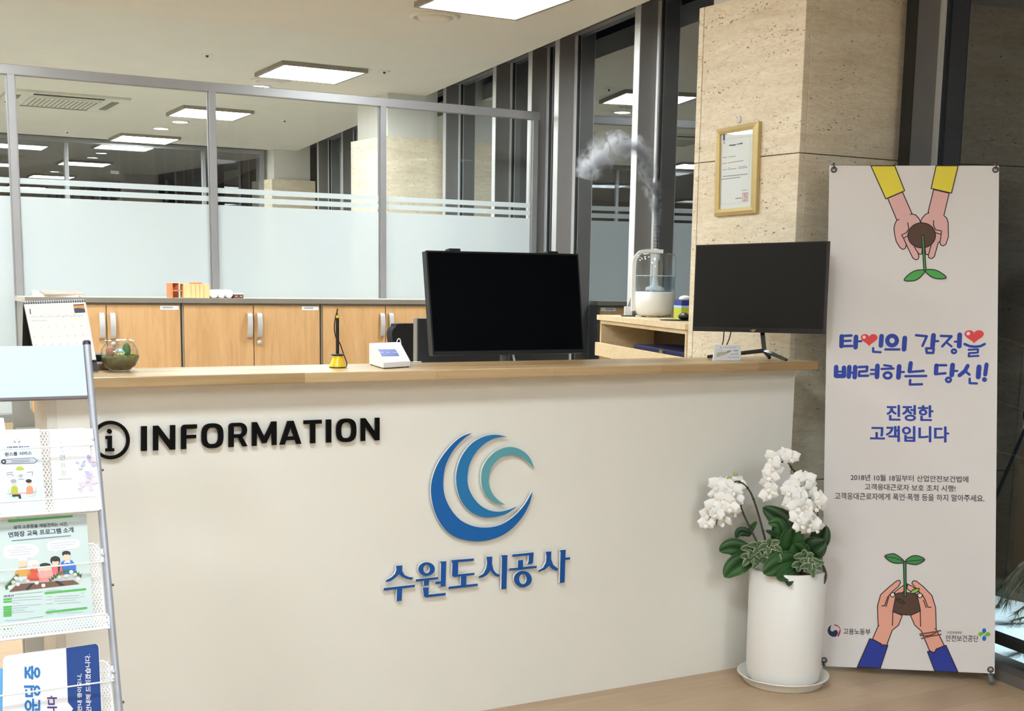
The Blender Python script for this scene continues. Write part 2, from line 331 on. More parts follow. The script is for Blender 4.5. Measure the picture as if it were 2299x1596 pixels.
# ---------------------------------------------------------------- glass partitions
def partition(name, label, Y, xs, zr, frosted, glass):
    r = thing(name, label, 'partition', (xs[0], Y, 0)); d = .045
    MB().box((xs[0], Y-d/2, zr-.052), (xs[-1]+.03, Y+d/2, zr), ALU).build('top_rail', r, bevel=.003)
    MB().box((xs[0], Y-d/2, .62), (xs[-1], Y+d/2, .665), ALU).build('bottom_rail', r, bevel=.003)
    MB().box((xs[0], Y-.02, 0), (xs[-1], Y+.02, .62), plain('partition_board', (196, 178, 146), .6)).build('lower_panel', r)
    for i, x in enumerate(xs):
        m = MB(); m.box((x-.019, Y-d/2-.002, .0), (x+.019, Y+d/2+.002, zr-.05), ALU); m.box((x-.026, Y-.008, .66), (x+.026, Y+.008, zr-.052), ALU); m.build('post', r, bevel=.002)
    for x0, x1 in zip(xs, xs[1:]):
        g = MB().box((x0+.02, Y-.005, .665), (x1-.02, Y+.005, zr-.052), glass).build('glass_pane', r)
        if frosted:
            m = MB()
            for z0, z1 in ((.67, 1.832), (1.851, 1.881), (1.899, 1.929)): m.add([(x0+.021, Y-.0065, z0), (x1-.021, Y-.0065, z0), (x1-.021, Y-.0065, z1), (x0+.021, Y-.0065, z1)], [(0, 1, 2, 3)], FROST)
            m.build('frosted_film', g)
    return r
xs = [at(x, 300, 1, 7.3).x for x in (28, 475.5, 857.5)]; dx = xs[1]-xs[0]
partition('glass_partition', 'grey framed glass partition with frosted lower band behind the low cabinets', 7.3, [xs[0]-3*dx, xs[0]-2*dx, xs[0]-dx]+xs+[4.155], 2.512, True, GLASS)
partition('glass_partition', 'dark full height glass partition at the far end of the office', 14.36, [-4.4, -2.9, -1.4, .1, 1.45, 2.42, 3.9, 4.575], 2.868, False, DGLASS)
# ---------------------------------------------------------------- ceiling fittings
EOFF = emis('office_lamp_diffuser', (.93, .985, .98, 1), LAMP_OFFICE); ELOB = emis('lobby_lamp_diffuser', (.85, .95, 1, 1), LAMP_LOBBY); EDWN = emis('downlight_diffuser', (1, .98, .92, 1), DOWN)
LFR = plain('lamp_frame', (150, 142, 130), .5)
def ceil_lamp(label, x, y, em, group):
    r = thing('ceiling_light', label, 'ceiling light', (x, y, ZC), group); h = .31; t = .022
    m = MB()
    for a, c in (((-h, -h), (h, -h+t)), ((-h, h-t), (h, h)), ((-h, -h+t), (-h+t, h-t)), ((h-t, -h+t), (h, h-t))): m.box((x+a[0], y+a[1], ZC-.028), (x+c[0], y+c[1], ZC-.0005), LFR)
    m.build('frame', r)
    MB().box((x-h+t, y-h+t, ZC-.022), (x+h-t, y+h-t, ZC-.004), em).build('diffuser', r); return r
G = 'square panel lights on the office ceiling'
L0 = ceil_lamp('square ceiling panel light at the top edge of the photo, nearest the camera', 3.16, 6.0, EOFF, G)
dup(L0, (3.15, 8.74, ZC), 'square ceiling panel light just above the near partition rail')
dup(L0, (3.15, 11.36, ZC), 'square ceiling panel light seen through the partition and crossed by its second post')
dup(L0, (3.14, 13.86, ZC), 'farthest square ceiling panel light seen through the partition, beside the far glass')
for x, y in ((.8, 4.6), (.6, 6.0), (.6, 8.74), (.6, 11.36), (.6, 13.86), (-1.95, 6.0), (-1.95, 8.74), (-1.95, 11.36)): dup(L0, (x, y, ZC), 'square ceiling panel light outside the view, left part of the office', 'unseen office panel lights')  # the first of these is an added lamp, to brighten the column's left face
for (x, y) in ((.45, 1.5), (2.1, -.9), (-1.6, 1.5), (.45, -2.6), (2.1, -3.6), (-1.6, -2.2)):
    if 'L1' not in globals(): L1 = ceil_lamp('square ceiling panel light outside the view, over the lobby', x, y, ELOB, 'lobby panel lights')
    else: dup(L1, (x, y, ZC), 'square ceiling panel light outside the view, over the lobby')
def downlight(label, x, y):
    r = thing('downlight', label, 'ceiling light', (x, y, ZC), 'round downlights on the office ceiling')
    MB().lathe([(.085, 0), (.085, -.008), (.07, -.012), (.07, -.004)], (x, y, ZC), WHITE, 28).build('rim', r)
    MB().lathe([(.0001, -.006), (.07, -.006)], (x, y, ZC), EDWN, 28).build('diffuser', r); return r
D0 = downlight('bright round downlight at the partition top rail', 3.06, 9.62)
dup(D0, (3.10, 12.2, ZC), 'bright round downlight just below the second panel light seen through the glass')
dup(D0, (3.08, 12.86, ZC), 'bright round downlight nearer the farthest panel light seen through the glass')
def vent(label, x, y):
    r = thing('ceiling_diffuser', label, 'air vent', (x, y, ZC), 'round air diffusers on the ceiling')
    MB().lathe([(.145, 0), (.145, -.006), (.125, -.016), (.112, -.012), (.105, -.002)], (x, y, ZC), CEIL, 40).build('rim', r)
    MB().lathe([(.0001, -.022), (.07, -.022), (.09, -.017), (.094, -.006)], (x, y, ZC), CEIL, 40).build('disc', r); return r
p = at(975, 36, 2, ZC); R0 = vent('round white air diffuser beside the nearest panel light', p.x, p.y)
p = at(608, 180, 2, ZC); dup(R0, (p.x, p.y, ZC), 'round white air diffuser right beside the second panel light')
for i, (x, y, lb) in enumerate(((465, 122, 'small ceiling sprinkler head on the left'), (863, 159, 'small ceiling sprinkler head right of the panel light'), (151, 295, 'small ceiling sprinkler head seen through the left pane'), (639, 269, 'small ceiling sprinkler head seen through the middle pane'))):
    p = at(x, y, 2, ZC); r = thing('sprinkler_head', lb, 'sprinkler', (p.x, p.y, ZC), 'sprinkler heads on the ceiling')
    MB().lathe([(.04, 0), (.04, -.004), (.014, -.008)], p, WHITE, 16).build('cover_plate', r); MB().lathe([(.008, -.006), (.009, -.018), (.001, -.021)], p, STEEL, 10).build('nozzle', r)
r = thing('ceiling_air_conditioner', 'white square ceiling cassette air conditioner seen through the left pane', 'air conditioner', (1.9, 11.4, ZC))
ACW = plain('conditioner_plastic', (214, 212, 200), .6); x0, x1, y0, y1 = 1.42, 2.37, 10.88, 11.83
m = MB(); m.prism([(x0, y0, ZC), (x1, y0, ZC), (x1, y1, ZC), (x0, y1, ZC)], (0, 0, -.02), ACW); m.prism([(x0+.2, y0+.2, ZC-.02), (x1-.2, y0+.2, ZC-.02), (x1-.2, y1-.2, ZC-.02), (x0+.2, y1-.2, ZC-.02)], (0, 0, -.012), ACW); m.build('housing', r, bevel=.006)
for a, c in (((x0+.2, y0+.06), (x1-.2, y0+.12)), ((x0+.2, y1-.12), (x1-.2, y1-.06)), ((x0+.06, y0+.2), (x0+.12, y1-.2)), ((x1-.12, y0+.2), (x1-.06, y1-.2))):
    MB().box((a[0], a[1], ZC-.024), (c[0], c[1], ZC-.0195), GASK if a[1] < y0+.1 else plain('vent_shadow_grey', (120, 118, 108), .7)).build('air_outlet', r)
m = MB()
for k in range(14): m.box((x0+.23+k*.037, y0+.24, ZC-.035), (x0+.245+k*.037, y1-.24, ZC-.0315), plain('grille_grey', (160, 158, 146), .7))
m.build('intake_grille', r)
# ---------------------------------------------------------------- low cabinets along the partition
CABS = ['low beech cabinet at the left end of the row, behind the calendar', 'low beech cabinet behind the terrarium and yellow pen stand', 'low beech cabinet partly behind the black chair and large monitor', 'low beech cabinet at the right end of the row, beside the humidifier']
cx0, cw, cy, cz = .94, .80, 6.9, 1.278
def cabinet(x, label):
    r = thing('low_cabinet', label, 'cabinet', (x, cy, 0), 'low cabinets along the glass partition')
    MB().box((x+.004, cy+.02, .0), (x+cw-.004, cy+.37, cz), plain('cabinet_grey', (176, 178, 172), .6)).build('body', r)
    for k in (0, 1):
        a = x+.010+k*(cw/2-.008); d = MB().box((a, cy, .05), (a+cw/2-.013, cy+.018, cz-.012), BEECH).build('door', r, bevel=.001, seg=1)
        hx = x+cw/2+(-.028 if k == 0 else .028); m = MB()
        path = [(hx, cy-.001, 1.225), (hx, cy-.022, 1.218), (hx, cy-.032, 1.17), (hx, cy-.03, 1.13), (hx, cy-.02, 1.093), (hx, cy-.001, 1.086)]
        path = smooth_pts(path, 4, False)
        for p0, p1 in zip(path, path[1:]):
            m.hexa([(hx-.014, p0[1], p0[2]), (hx+.014, p0[1], p0[2]), (hx+.014, p0[1]+.006, p0[2]), (hx-.014, p0[1]+.006, p0[2])], [(hx-.014, p1[1], p1[2]), (hx+.014, p1[1], p1[2]), (hx+.014, p1[1]+.006, p1[2]), (hx-.014, p1[1]+.006, p1[2])], CHROME)
        m.build('handle', d)
        if k == 1:
            m = MB().box((x+cw-.118, cy-.0015, cz-.037), (x+cw-.018, cy-.0002, cz-.015), PAPER); m.box((x+cw-.105, cy-.0018, cz-.029), (x+cw-.05, cy-.0014, cz-.022), PM('pale_blue_grey', (150, 165, 190))); m.build('name_sticker', d)
            MB().lathe([(.0001, .012), (.012, .012), (.013, 0)], (hx+.002, cy, 1.06), CHROME, 16, ax=(V((1, 0, 0)), V((0, 0, 1)), V((0, -1, 0)))).build('lock', d)
    return r
C0 = cabinet(cx0, CABS[0])
for k in (1, 2, 3): dup(C0, (cx0+k*cw, cy, 0), CABS[k])
WT = plain('grey_worktop', (128, 122, 114), .5, .04); WTT = plain('cream_worktop_face', (226, 220, 204), .4)
for k, (a, c, lb) in enumerate(((cx0-.006, cx0+cw-.001, 'short grey edged cabinet top under the stack of papers'), (cx0+cw+.001, cx0+4*cw+.01, 'long grey edged cabinet top under the wooden blocks and paper rolls'))):
    r = thing('cabinet_worktop', lb, 'worktop', (a, cy, cz), 'worktops on the low cabinets')
    MB().box((a, cy-.012, cz+.0005), (c, cy+.37, cz+.027), WTT).build('slab', r); MB().box((a, cy-.014, cz+.0005), (c, cy-.012, cz+.0265), WT).build('edge_band', r)
ZT = cz+.0275
# things on the cabinet tops
r = thing('paper_stack', 'stack of white and brown papers on the left cabinet top', 'papers', (1.1, 7.05, ZT))
MB().hexa([(.985, 6.93, ZT), (1.2, 6.9, ZT), (1.22, 7.1, ZT), (1.0, 7.12, ZT)], [(.985, 6.93, ZT+.012), (1.2, 6.9, ZT+.012), (1.22, 7.1, ZT+.03), (1.0, 7.12, ZT+.03)], PAPER).build('white_sheets', r)
MB().hexa([(1.03, 6.9, ZT+.0125), (1.23, 6.9, ZT+.0125), (1.23, 7.06, ZT+.0125), (1.03, 7.06, ZT+.0125)], [(1.03, 6.9, ZT+.017), (1.23, 6.9, ZT+.017), (1.23, 7.06, ZT+.0305), (1.03, 7.06, ZT+.0305)], plain('kraft_folder', (186, 174, 162), .7)).build('brown_folder', r)
def simplebox(name, label, cat, x0, x1, z1, m, y0=6.93, dy=.07, group=None, bevel=.002, z0=None):
    o = MB().box((x0, y0, z0 or ZT), (x1, y0+dy, z1), m).build(name, bevel=bevel); return tag(o, label, cat, group)
OW = wood('orange_cedar', (214, 120, 70), (226, 140, 90), (236, 160, 110), 'X', .5); PW = wood('pale_pine', (238, 190, 130), (246, 205, 148), (250, 216, 166), 'Z', .5)
DRKW = plain('dark_brown_card', (92, 58, 48), .6)
r = thing('wooden_holder', 'open orange wooden holder on the cabinet top, left of the pale blocks', 'wooden box', (1.72, 6.96, ZT)); zz = ZT+.078
MB().box((1.69, 6.93, ZT), (1.70, 7.03, zz), OW).build('side_board', r); MB().box((1.69, 6.93, zz), (1.754, 7.03, zz+.004), PW).build('top_board', r); MB().box((1.70, 7.02, ZT), (1.754, 7.03, zz), OW).build('back_board', r)
MB().box((1.70, 6.94, ZT+.035), (1.754, 7.02, ZT+.042), OW).build('shelf', r)
bx = [1.757, 1.796, 1.823, 1.845, 1.866, 1.900]
for k in range(5): simplebox('wooden_block', ['leftmost pale wooden block with a cross grain crack', 'second pale wooden block in the row on the cabinet top', 'middle pale wooden block in the row on the cabinet top', 'fourth pale wooden block in the row on the cabinet top', 'rightmost pale wooden block with a small stamp, touching the white rolls'][k], 'wooden block', bx[k]+.0006, bx[k+1]-.0006, ZT+.076, PW, 6.92, .08, 'pale wooden blocks on the cabinet top')
simplebox('wooden_offcut', 'thin reddish wooden offcut lying on the pale blocks', 'wooden offcut', 1.805, 1.862, ZT+.084, OW, 6.93, .06, z0=ZT+.0765)
ROLL = plain('white_roll_paper', (246, 246, 250), .5, .01)
for k, (x, lb) in enumerate(((1.922, 'white paper roll against the wooden blocks'), (1.965, 'middle white paper roll lying on the cabinet top'), (2.012, 'white paper roll nearest the dark boxes'))):
    m = MB().lathe([(.0001, 0), (.02, 0), (.0235, .003), (.0235, .1), (.0001, .1)], (x, 6.91+.01*k, ZT+.0237), ROLL, 24, ax=(V((1, 0, 0)), V((0, 0, 1)), V((0, 1, 0)))); tag(m.build('paper_roll'), lb, 'paper roll', 'white rolls on the cabinet top')
for k in (0, 1):
    r = thing('small_box', ['small dark brown box beside the white rolls', 'small dark brown box at the right end of the row'][k], 'box', (2.05+.026*k, 6.95, ZT), 'dark boxes on the cabinet top')
    x = 2.036+k*.027; MB().box((x, 6.92, ZT), (x+.026, 7.0, ZT+.021), DRKW).build('box_body', r); MB().box((x, 6.92, ZT+.0212), (x+.026, 7.0, ZT+.026), PAPER).build('lid', r); MB().box((x+.006, 6.9195, ZT+.008), (x+.02, 6.92, ZT+.014), PM('pale_text', (190, 160, 150))).build('printed_mark', r)
# ---------------------------------------------------------------- reception counter
YC = 3.569; CT = 1.15
r = RC = thing('reception_counter', 'cream reception counter front with black INFORMATION lettering and blue emblem', 'counter', (1.85, YC, 0))
MB().box((.5534, YC, .0), (3.162, YC+.03, 1.119), BODY).build('front_panel', r); MB().box((.527, YC-.002, 0), (.553, YC+.22, 1.119), plain('cream_edge', (214, 210, 202), .5)).build('left_end_panel', r)
MB().box((3.132, YC+.031, 0), (3.161, YC+.22, 1.119), BODY).build('right_end_panel', r); MB().box((.554, YC+.19, 0), (3.131, YC+.22, 1.119), BODY).build('back_panel', r)
CPn = Plane((0, YC, 0), (0, -1, 0)); Z3 = zm(200, 900, 3.284); Z4 = zm(820, 920, 3.47)
SO, TH = .010, .008                                  # letters stand off the panel on pins
def cletter(pts, m, name, side=None, lab=None, holes=()):
    P = [CPn.p(x, y, SO+TH) for x, y in pts]; mb = MB()
    if not holes: mb.prism(P, (0, TH, 0), m, side)
    else:
        H = [CPn.p(x, y, SO+TH) for x, y in holes]; n = len(P); assert len(H) == n
        w = V((0, TH, 0)); mb.add(P+H, [(i, (i+1) % n, (i+1) % n+n, i+n) for i in range(n)], m); mb.add([p+w for p in P+H], [(i+n, (i+1) % n+n, (i+1) % n, i) for i in range(n)], side or m)
        for L in (P, H): mb.add(L+[p+w for p in L], [(i, (i+1) % n, (i+1) % n+n, i+n) for i in range(n)], side or m)
    c = sum(P, V((0, 0, 0)))/len(P); mb.tube([c+V((0, TH, 0)), V((c.x, YC-.0002, c.z))], .002, CHROME, 6, False) if name != 'emblem_arc' and not holes else None
    o = mb.build(name, RC)
    if lab: o['label'] = lab
    return o
def lb(x0, x1):                                      # letter frame on the photo's lettering lines
    T = lambda x: 188+(x-385)*(124-188)/1758.; Bm = lambda x: 370+(x-385)*(290-370)/1758.
    return lambda L: Z3([(x0+(x1-x0)*u, Bm(x0+(x1-x0)*u)+(T(x0+(x1-x0)*u)-Bm(x0+(x1-x0)*u))*v) for u, v in L])
def rrect(a, b2, cxr, n=8, m=0.):                    # superellipse ring points
    out = []
    for i in range(4*n):
        t = 2*math.pi*i/(4*n); c, s_ = math.cos(t), math.sin(t); out.append((.5+math.copysign(abs(c)**cxr, c)*(.5-a), .5+math.copysign(abs(s_)**cxr, s_)*(.5-b2)))
    return out
LET = 'raised black letter of the word INFORMATION'
sI = [(0, 0), (1, 0), (1, 1), (0, 1)]
sN = [(0, 0), (.23, 0), (.23, .66), (.76, 0), (1, 0), (1, 1), (.77, 1), (.77, .36), (.24, 1), (0, 1)]
def arc(cx, cy, rx, ry, a0, a1, n=6): return [(cx+rx*math.cos(math.radians(a0+(a1-a0)*i/n)), cy+ry*math.sin(math.radians(a0+(a1-a0)*i/n))) for i in range(n+1)]
sF = [(0, 0), (.33, 0), (.33, .43), (.95, .43), (.95, .57), (.33, .57), (.33, .83), (1, .83), (1, 1)]+arc(.22, .82, .22, .18, 90, 180)
cletter(lb(385, 428)(sI), BLACKLET, 'sign_letter'); cletter(lb(474, 637)(sN), BLACKLET, 'sign_letter'); cletter(lb(680, 797)(sF), BLACKLET, 'sign_letter')
cletter(lb(830, 992)(rrect(0, -.015, .72)), BLACKLET, 'sign_letter', holes=lb(830, 992)(rrect(.24, .155, .72)))
def multi(name, polys, m, side=None):
    mb = MB()
    for P in polys: mb.prism([CPn.p(x, y, SO+TH) for x, y in P], (0, TH, 0), m, side)
    return mb.build(name, RC)
fr = lb(1031, 1168)
multi('sign_letter', [fr([(0, 0), (.27, 0), (.27, .36), (.27, .83)]+[(.27, 1)]+arc(.2, .84, .2, .16, 90, 180)), fr([(.27, .85), (.27, 1), (.62, 1)]+arc(.62, .69, .37, .31, 90, -90, 12)+[(.27, .38), (.27, .52)]+[(.6, .52)]+arc(.6, .685, .13, .165, -90, 90, 8)), fr([(.48, .4), (.72, .42), (1.02, 0), (.74, 0)])], BLACKLET)
fr = lb(1203, 1384)
cletter(fr([(0, 0), (.19, 0), (.19, .6), (.42, .1), (.58, .1), (.81, .6), (.81, 0), (1, 0), (1, 1), (.8, 1), (.5, .37), (.2, 1), (0, 1)]), BLACKLET, 'sign_letter')
fr = lb(1408, 1567)
multi('sign_letter', [fr([(0, 0), (.23, 0), (.31, .18), (.69, .18), (.77, 0), (1, 0), (.65, 1), (.5, 1), (.5, .76), (.64, .34), (.36, .34), (.5, .76), (.5, 1), (.35, 1)])][:0]+[fr([(0, 0), (.23, 0), (.5, .74), (.5, 1), (.36, 1)]), fr([(1, 0), (.77, 0), (.5, .74), (.5, 1), (.64, 1)]), fr([(.29, .18), (.71, .18), (.65, .33), (.35, .33)])], BLACKLET)
fr = lb(1585, 1717)
cletter(fr([(.36, 0), (.64, 0), (.64, .84), (1, .84), (1, 1), (0, 1), (0, .84), (.36, .84)]), BLACKLET, 'sign_letter')
cletter(lb(1750, 1787)(sI), BLACKLET, 'sign_letter'); cletter(lb(1825, 1972)(rrect(0, -.015, .72)), BLACKLET, 'sign_letter', holes=lb(1825, 1972)(rrect(.24, .155, .72))); cletter(lb(2006, 2143)(sN), BLACKLET, 'sign_letter')
el = lambda x, y, rx, ry, n=40: [(x+rx*math.cos(2*math.pi*i/n), y+ry*math.sin(2*math.pi*i/n)) for i in range(n)]
mb = MB(); o_, h_ = [[CPn.p(x, y, SO+TH) for x, y in Z3(el(160, 289, rx, ry))] for rx, ry in ((142, 142), (116, 117))]; n = 40; w_ = V((0, TH, 0))
mb.add(o_+h_, [(i, (i+1) % n, (i+1) % n+n, i+n) for i in range(n)], BLACKLET)
for L in (o_, h_): mb.add(L+[p+w_ for p in L], [(i, (i+1) % n, (i+1) % n+n, i+n) for i in range(n)], BLACKLET)
for L in (el(152, 225, 18, 18, 20), [(122, 260), (170, 258), (170, 350), (187, 349), (187, 371), (122, 373), (122, 352), (138, 351), (138, 281), (122, 282)]): mb.prism([CPn.p(x, y, SO+TH) for x, y in Z3(L)], (0, TH, 0), BLACKLET)
mb.build('information_symbol', RC)
BL1 = PM('logo_blue', (0, 96, 172), .4); BL2 = PM('logo_mid_blue', (28, 117, 178), .4); TEA = PM('logo_teal', (92, 160, 172), .4); BLT = PM('logo_letter_blue', (0, 80, 158), .4); EDGE = plain('white_acrylic_edge', (240, 238, 232), .3)
a1 = [(835, 178), (740, 215), (640, 310), (560, 430), (515, 570), (518, 700), (560, 840), (640, 950), (740, 1005), (870, 1024), (1000, 1005), (1120, 945), (1220, 840), (1280, 730), (1303, 635)]
i1 = [(1303, 635), (1240, 740), (1160, 828), (1060, 893), (950, 917), (840, 905), (740, 857), (668, 775), (620, 670), (608, 560), (625, 440), (680, 325), (758, 235), (835, 178)]
a2 = [(1110, 210), (1020, 194), (925, 208), (830, 262), (755, 355), (714, 470), (710, 580), (740, 692), (800, 776), (880, 824), (970, 838), (1080, 818), (1150, 778), (1187, 747)]
i2 = [(1187, 747), (1120, 777), (1040, 793), (960, 780), (890, 738), (836, 672), (804, 600), (797, 520), (815, 420), (868, 325), (940, 258), (1020, 218), (1110, 210)]
a3 = [(1318, 462), (1290, 385), (1240, 328), (1175, 296), (1110, 290), (1030, 316), (960, 375), (915, 450), (903, 530), (913, 610), (948, 678), (1005, 722), (1055, 737), (1093, 738)]
i3 = [(1093, 738), (1050, 714), (1000, 665), (970, 600), (963, 530), (985, 450), (1030, 392), (1090, 358), (1150, 352), (1210, 366), (1262, 402), (1318, 462)]
for a, i, m in ((a1, i1, BL1), (a2, i2, BL2), (a3, i3, TEA)): cletter(Z4(smooth_pts(a, 4, False)[:-1]+smooth_pts(i, 4, False)[:-1]), m, 'emblem_arc', EDGE)
CHS = {
 'su': [[(240, 1215), (290, 1210), (288, 1255), (308, 1288), (340, 1302), (375, 1305), (362, 1325), (320, 1316), (285, 1299), (264, 1278), (240, 1305), (205, 1330), (165, 1341), (160, 1328), (205, 1303), (233, 1275), (243, 1245)], [(143, 1388), (388, 1361), (386, 1380), (288, 1391), (284, 1487), (244, 1491), (247, 1396), (143, 1409)]],
 'won': [[(393, 1320), (568, 1301), (566, 1319), (498, 1326), (495, 1366), (455, 1369), (457, 1331), (393, 1338)], [(580, 1182), (632, 1178), (626, 1375), (585, 1379), (586, 1354), (545, 1357), (545, 1338), (588, 1334), (590, 1196)], [(448, 1385), (495, 1382), (492, 1438), (628, 1425), (626, 1445), (470, 1462), (457, 1450)]],
 'do': [[(668, 1171), (848, 1157), (846, 1176), (725, 1186), (722, 1281), (852, 1268), (851, 1286), (690, 1303), (676, 1290), (679, 1196)], [(745, 1298), (788, 1294), (786, 1362), (878, 1353), (876, 1372), (648, 1396), (650, 1377), (744, 1366)]],
 'si': [[(942, 1145), (990, 1142), (988, 1200), (1000, 1248), (1020, 1273), (1052, 1285), (1040, 1302), (1005, 1290), (975, 1252), (950, 1285), (915, 1305), (885, 1310), (883, 1298), (920, 1276), (943, 1235), (950, 1190)], [(1058, 1133), (1108, 1130), (1100, 1395), (1060, 1398), (1065, 1150)]],
 'gong': [[(1146, 1126), (1313, 1110), (1307, 1188), (1298, 1200), (1264, 1201), (1273, 1180), (1274, 1132), (1146, 1145)], [(1190, 1172), (1230, 1168), (1229, 1224), (1337, 1213), (1335, 1232), (1120, 1252), (1121, 1235), (1189, 1229)]],
 'sa': [[(1405, 1105), (1450, 1102), (1448, 1160), (1465, 1208), (1505, 1238), (1492, 1255), (1455, 1240), (1432, 1215), (1400, 1245), (1350, 1263), (1348, 1250), (1385, 1230), (1408, 1188), (1412, 1140)], [(1515, 1093), (1562, 1088), (1560, 1151), (1597, 1148), (1595, 1166), (1559, 1169), (1553, 1345), (1515, 1349), (1522, 1110)]]}
def ring(mb, x, y, rx, ry, hx, hy, f, m, side):
    n = 32; O = [CPn.p(*q, SO+TH) for q in f(el(x, y, rx, ry, n))]; Hh = [CPn.p(*q, SO+TH) for q in f(el(x, y, hx, hy, n))]
    mb.add(O+Hh, [(i, (i+1) % n, (i+1) % n+n, i+n) for i in range(n)], m)
    for L in (O, Hh): mb.add(L+[p+w_ for p in L], [(i, (i+1) % n, (i+1) % n+n, i+n) for i in range(n)], side)
for k, Ps in CHS.items():
    mb = MB()
    for P in Ps: mb.prism([CPn.p(x, y, SO+TH) for x, y in Z4(P)], w_, BLT, EDGE)
    if k == 'won': ring(mb, 478, 1240, 65, 53, 25, 33, Z4, BLT, EDGE)
    if k == 'gong': ring(mb, 1228, 1318, 70, 64, 29, 40, Z4, BLT, EDGE)
    mb.build('company_letter', RC)
mb = MB().box((.40, 3.468, 1.12), (3.182, 3.80, CT), TOPM); tag(mb.build('counter_top', loc=(1.8, 3.63, 1.12), bevel=.004), 'long oak butcher block top lying on the cream reception counter', 'counter top')
# ---------------------------------------------------------------- X banner
BLk = PM('outline_black', (35, 20, 30)); YEL = PM('sleeve_yellow', (232, 216, 66)); SK1 = PM('pink_skin', (226, 178, 176)); SK2 = PM('peach_skin', (232, 166, 146)); SOIL = PM('soil_brown', (84, 56, 44)); GRN = PM('leaf_green', (76, 168, 78)); GRN2 = PM('leaf_green_dark', (58, 140, 74)); NVY = PM('sleeve_blue', (28, 50, 150)); LBL = PM('lettering_blue', (30, 62, 168)); RED = PM('heart_red', (226, 66, 72)); TXC = PM('text_charcoal', (62, 58, 66)); WOV = PM('nail_white', (240, 226, 214)); BRC = PM('bracelet_brown', (112, 68, 52)); LIM = PM('lime', (150, 196, 60)); HIL = PM('highlight_white', (232, 226, 228))
SHEET = plain('banner_vinyl', (222, 218, 218), .45, .01, 2)
A = at(1845, 1510, 2, 0); B = at(2225, 1537, 2, 0); bd = (B-A).normalized(); bb = V((-bd.y, bd.x, 0)); bb = bb if bb.y > 0 else -bb
bup = (bb*(.2/1.8)+V((0, 0, 1))).normalized(); BP = Plane(A, bd.cross(bup)); bn = BP.n
r = XB = thing('x_banner_stand', 'tall white banner on an X stand with drawn hands holding seedlings', 'banner stand', tuple((A+B)/2))
m = MB(); cs = [BP.p(x, y) for x, y in ((1843, 1495), (2233, 1512), (2243, 372), (1862, 372))]
m.prism([c-bn*.0006 for c in cs], bn*.0006, SHEET)
Z7 = zm(1840, 350, 3.547); Z8 = zm(1840, 720, 3.3246); Z6 = zm(1600, 1230, 3.289)
LW = .0034
def fo(pts, mt, f=None, lay=1, sm=0, ol=True):
    P = f(pts) if f else pts
    if sm: P = smooth_pts(P, sm)
    BP.shape(m, P, mt, .0004*lay)
    if ol: BP.stroke(m, P, LW, BLk, .0004*lay+.00018, True, True, 6)
def ln(pts, f, lay=1, w=LW, mt=None, sm=0):
    P = f(pts); P = smooth_pts(P, sm, False) if sm else P; BP.stroke(m, P, w, mt or BLk, .0004*lay, False, True, 8)
fo([(543, 338), (660, 287), (737, 462), (765, 470), (788, 494), (802, 520), (800, 560), (812, 620), (818, 700), (815, 778), (800, 785), (783, 772), (792, 800), (785, 822), (765, 828), (742, 812), (690, 705), (684, 735), (662, 745), (640, 730), (612, 685), (600, 640), (592, 580), (600, 540), (615, 512)], SK1, Z7)
fo([(908, 268), (1032, 297), (990, 475), (1012, 495), (1024, 530), (1026, 645), (1005, 705), (985, 717), (963, 708), (958, 684), (945, 690), (915, 800), (895, 818), (870, 812), (864, 785), (845, 785), (836, 700), (830, 600), (805, 520), (820, 490), (845, 464), (872, 452), (864, 448)], SK1, Z7)
for L in ([(702, 532), (710, 580), (690, 612), (653, 630), (668, 655), (690, 705)], [(668, 655), (705, 635)], [(755, 725), (783, 772)], [(907, 515), (908, 560), (925, 588), (970, 598), (965, 650), (958, 684)], [(925, 612), (968, 626)], [(888, 712), (866, 790)], [(615, 512), (632, 507)], [(737, 462), (722, 466)]): ln(L, Z7, 3)
fo([(408, 79), (598, 79), (677, 278), (527, 343)], YEL, Z7, 4); fo([(928, 79), (1103, 79), (1050, 297), (888, 260)], YEL, Z7, 4)
fo(BP.ell(813, 633, 110, 100, 36), SOIL, Z7, 4); fo([(813, 635), (828, 632), (847, 912), (830, 914)], GRN, Z7, 6)
fo([(838, 915), (780, 910), (722, 935), (672, 990), (745, 994), (795, 972)], GRN, Z7, 7, 3); fo([(840, 912), (900, 905), (958, 925), (1008, 970), (940, 979), (880, 957)], GRN, Z7, 7, 3)
# lettering strokes of the two big lines
S1 = [(24, [(165, 116), (163, 190)]), (17, [(165, 114), (238, 110)]), (15, [(165, 152), (232, 149)]), (17, [(165, 190), (242, 188)]), (25, [(272, 120), (268, 198)]), (14, [(272, 156), (312, 152)]),
 (24, [(463, 114), (457, 186)]), (15, [(400, 204), (400, 232), (455, 235)]), (22, BP.ell(541, 148, 36, 36, 20)+[(577, 148)]), (15, [(490, 214), (596, 214)]), (25, [(636, 128), (630, 214)]),
 (16, [(720, 108), (800, 116), (768, 188)]), (25, [(850, 108), (843, 190)]), (14, [(850, 152), (886, 152)]), (16, [(795, 206), (852, 206), (848, 240), (800, 240), (795, 206)]),
 (16, [(905, 113), (985, 116), (915, 192)]), (14, [(945, 160), (985, 192)]), (25, [(1046, 104), (1042, 190)]), (14, [(1010, 156), (1042, 156)]), (15, BP.ell(1003, 228, 16, 14, 14)+[(1019, 228)]),
 (17, [(1082, 174), (1120, 190), (1160, 194), (1200, 190), (1232, 174)]), (13, [(1112, 217), (1183, 213), (1180, 238), (1115, 242), (1113, 266), (1186, 262)])]
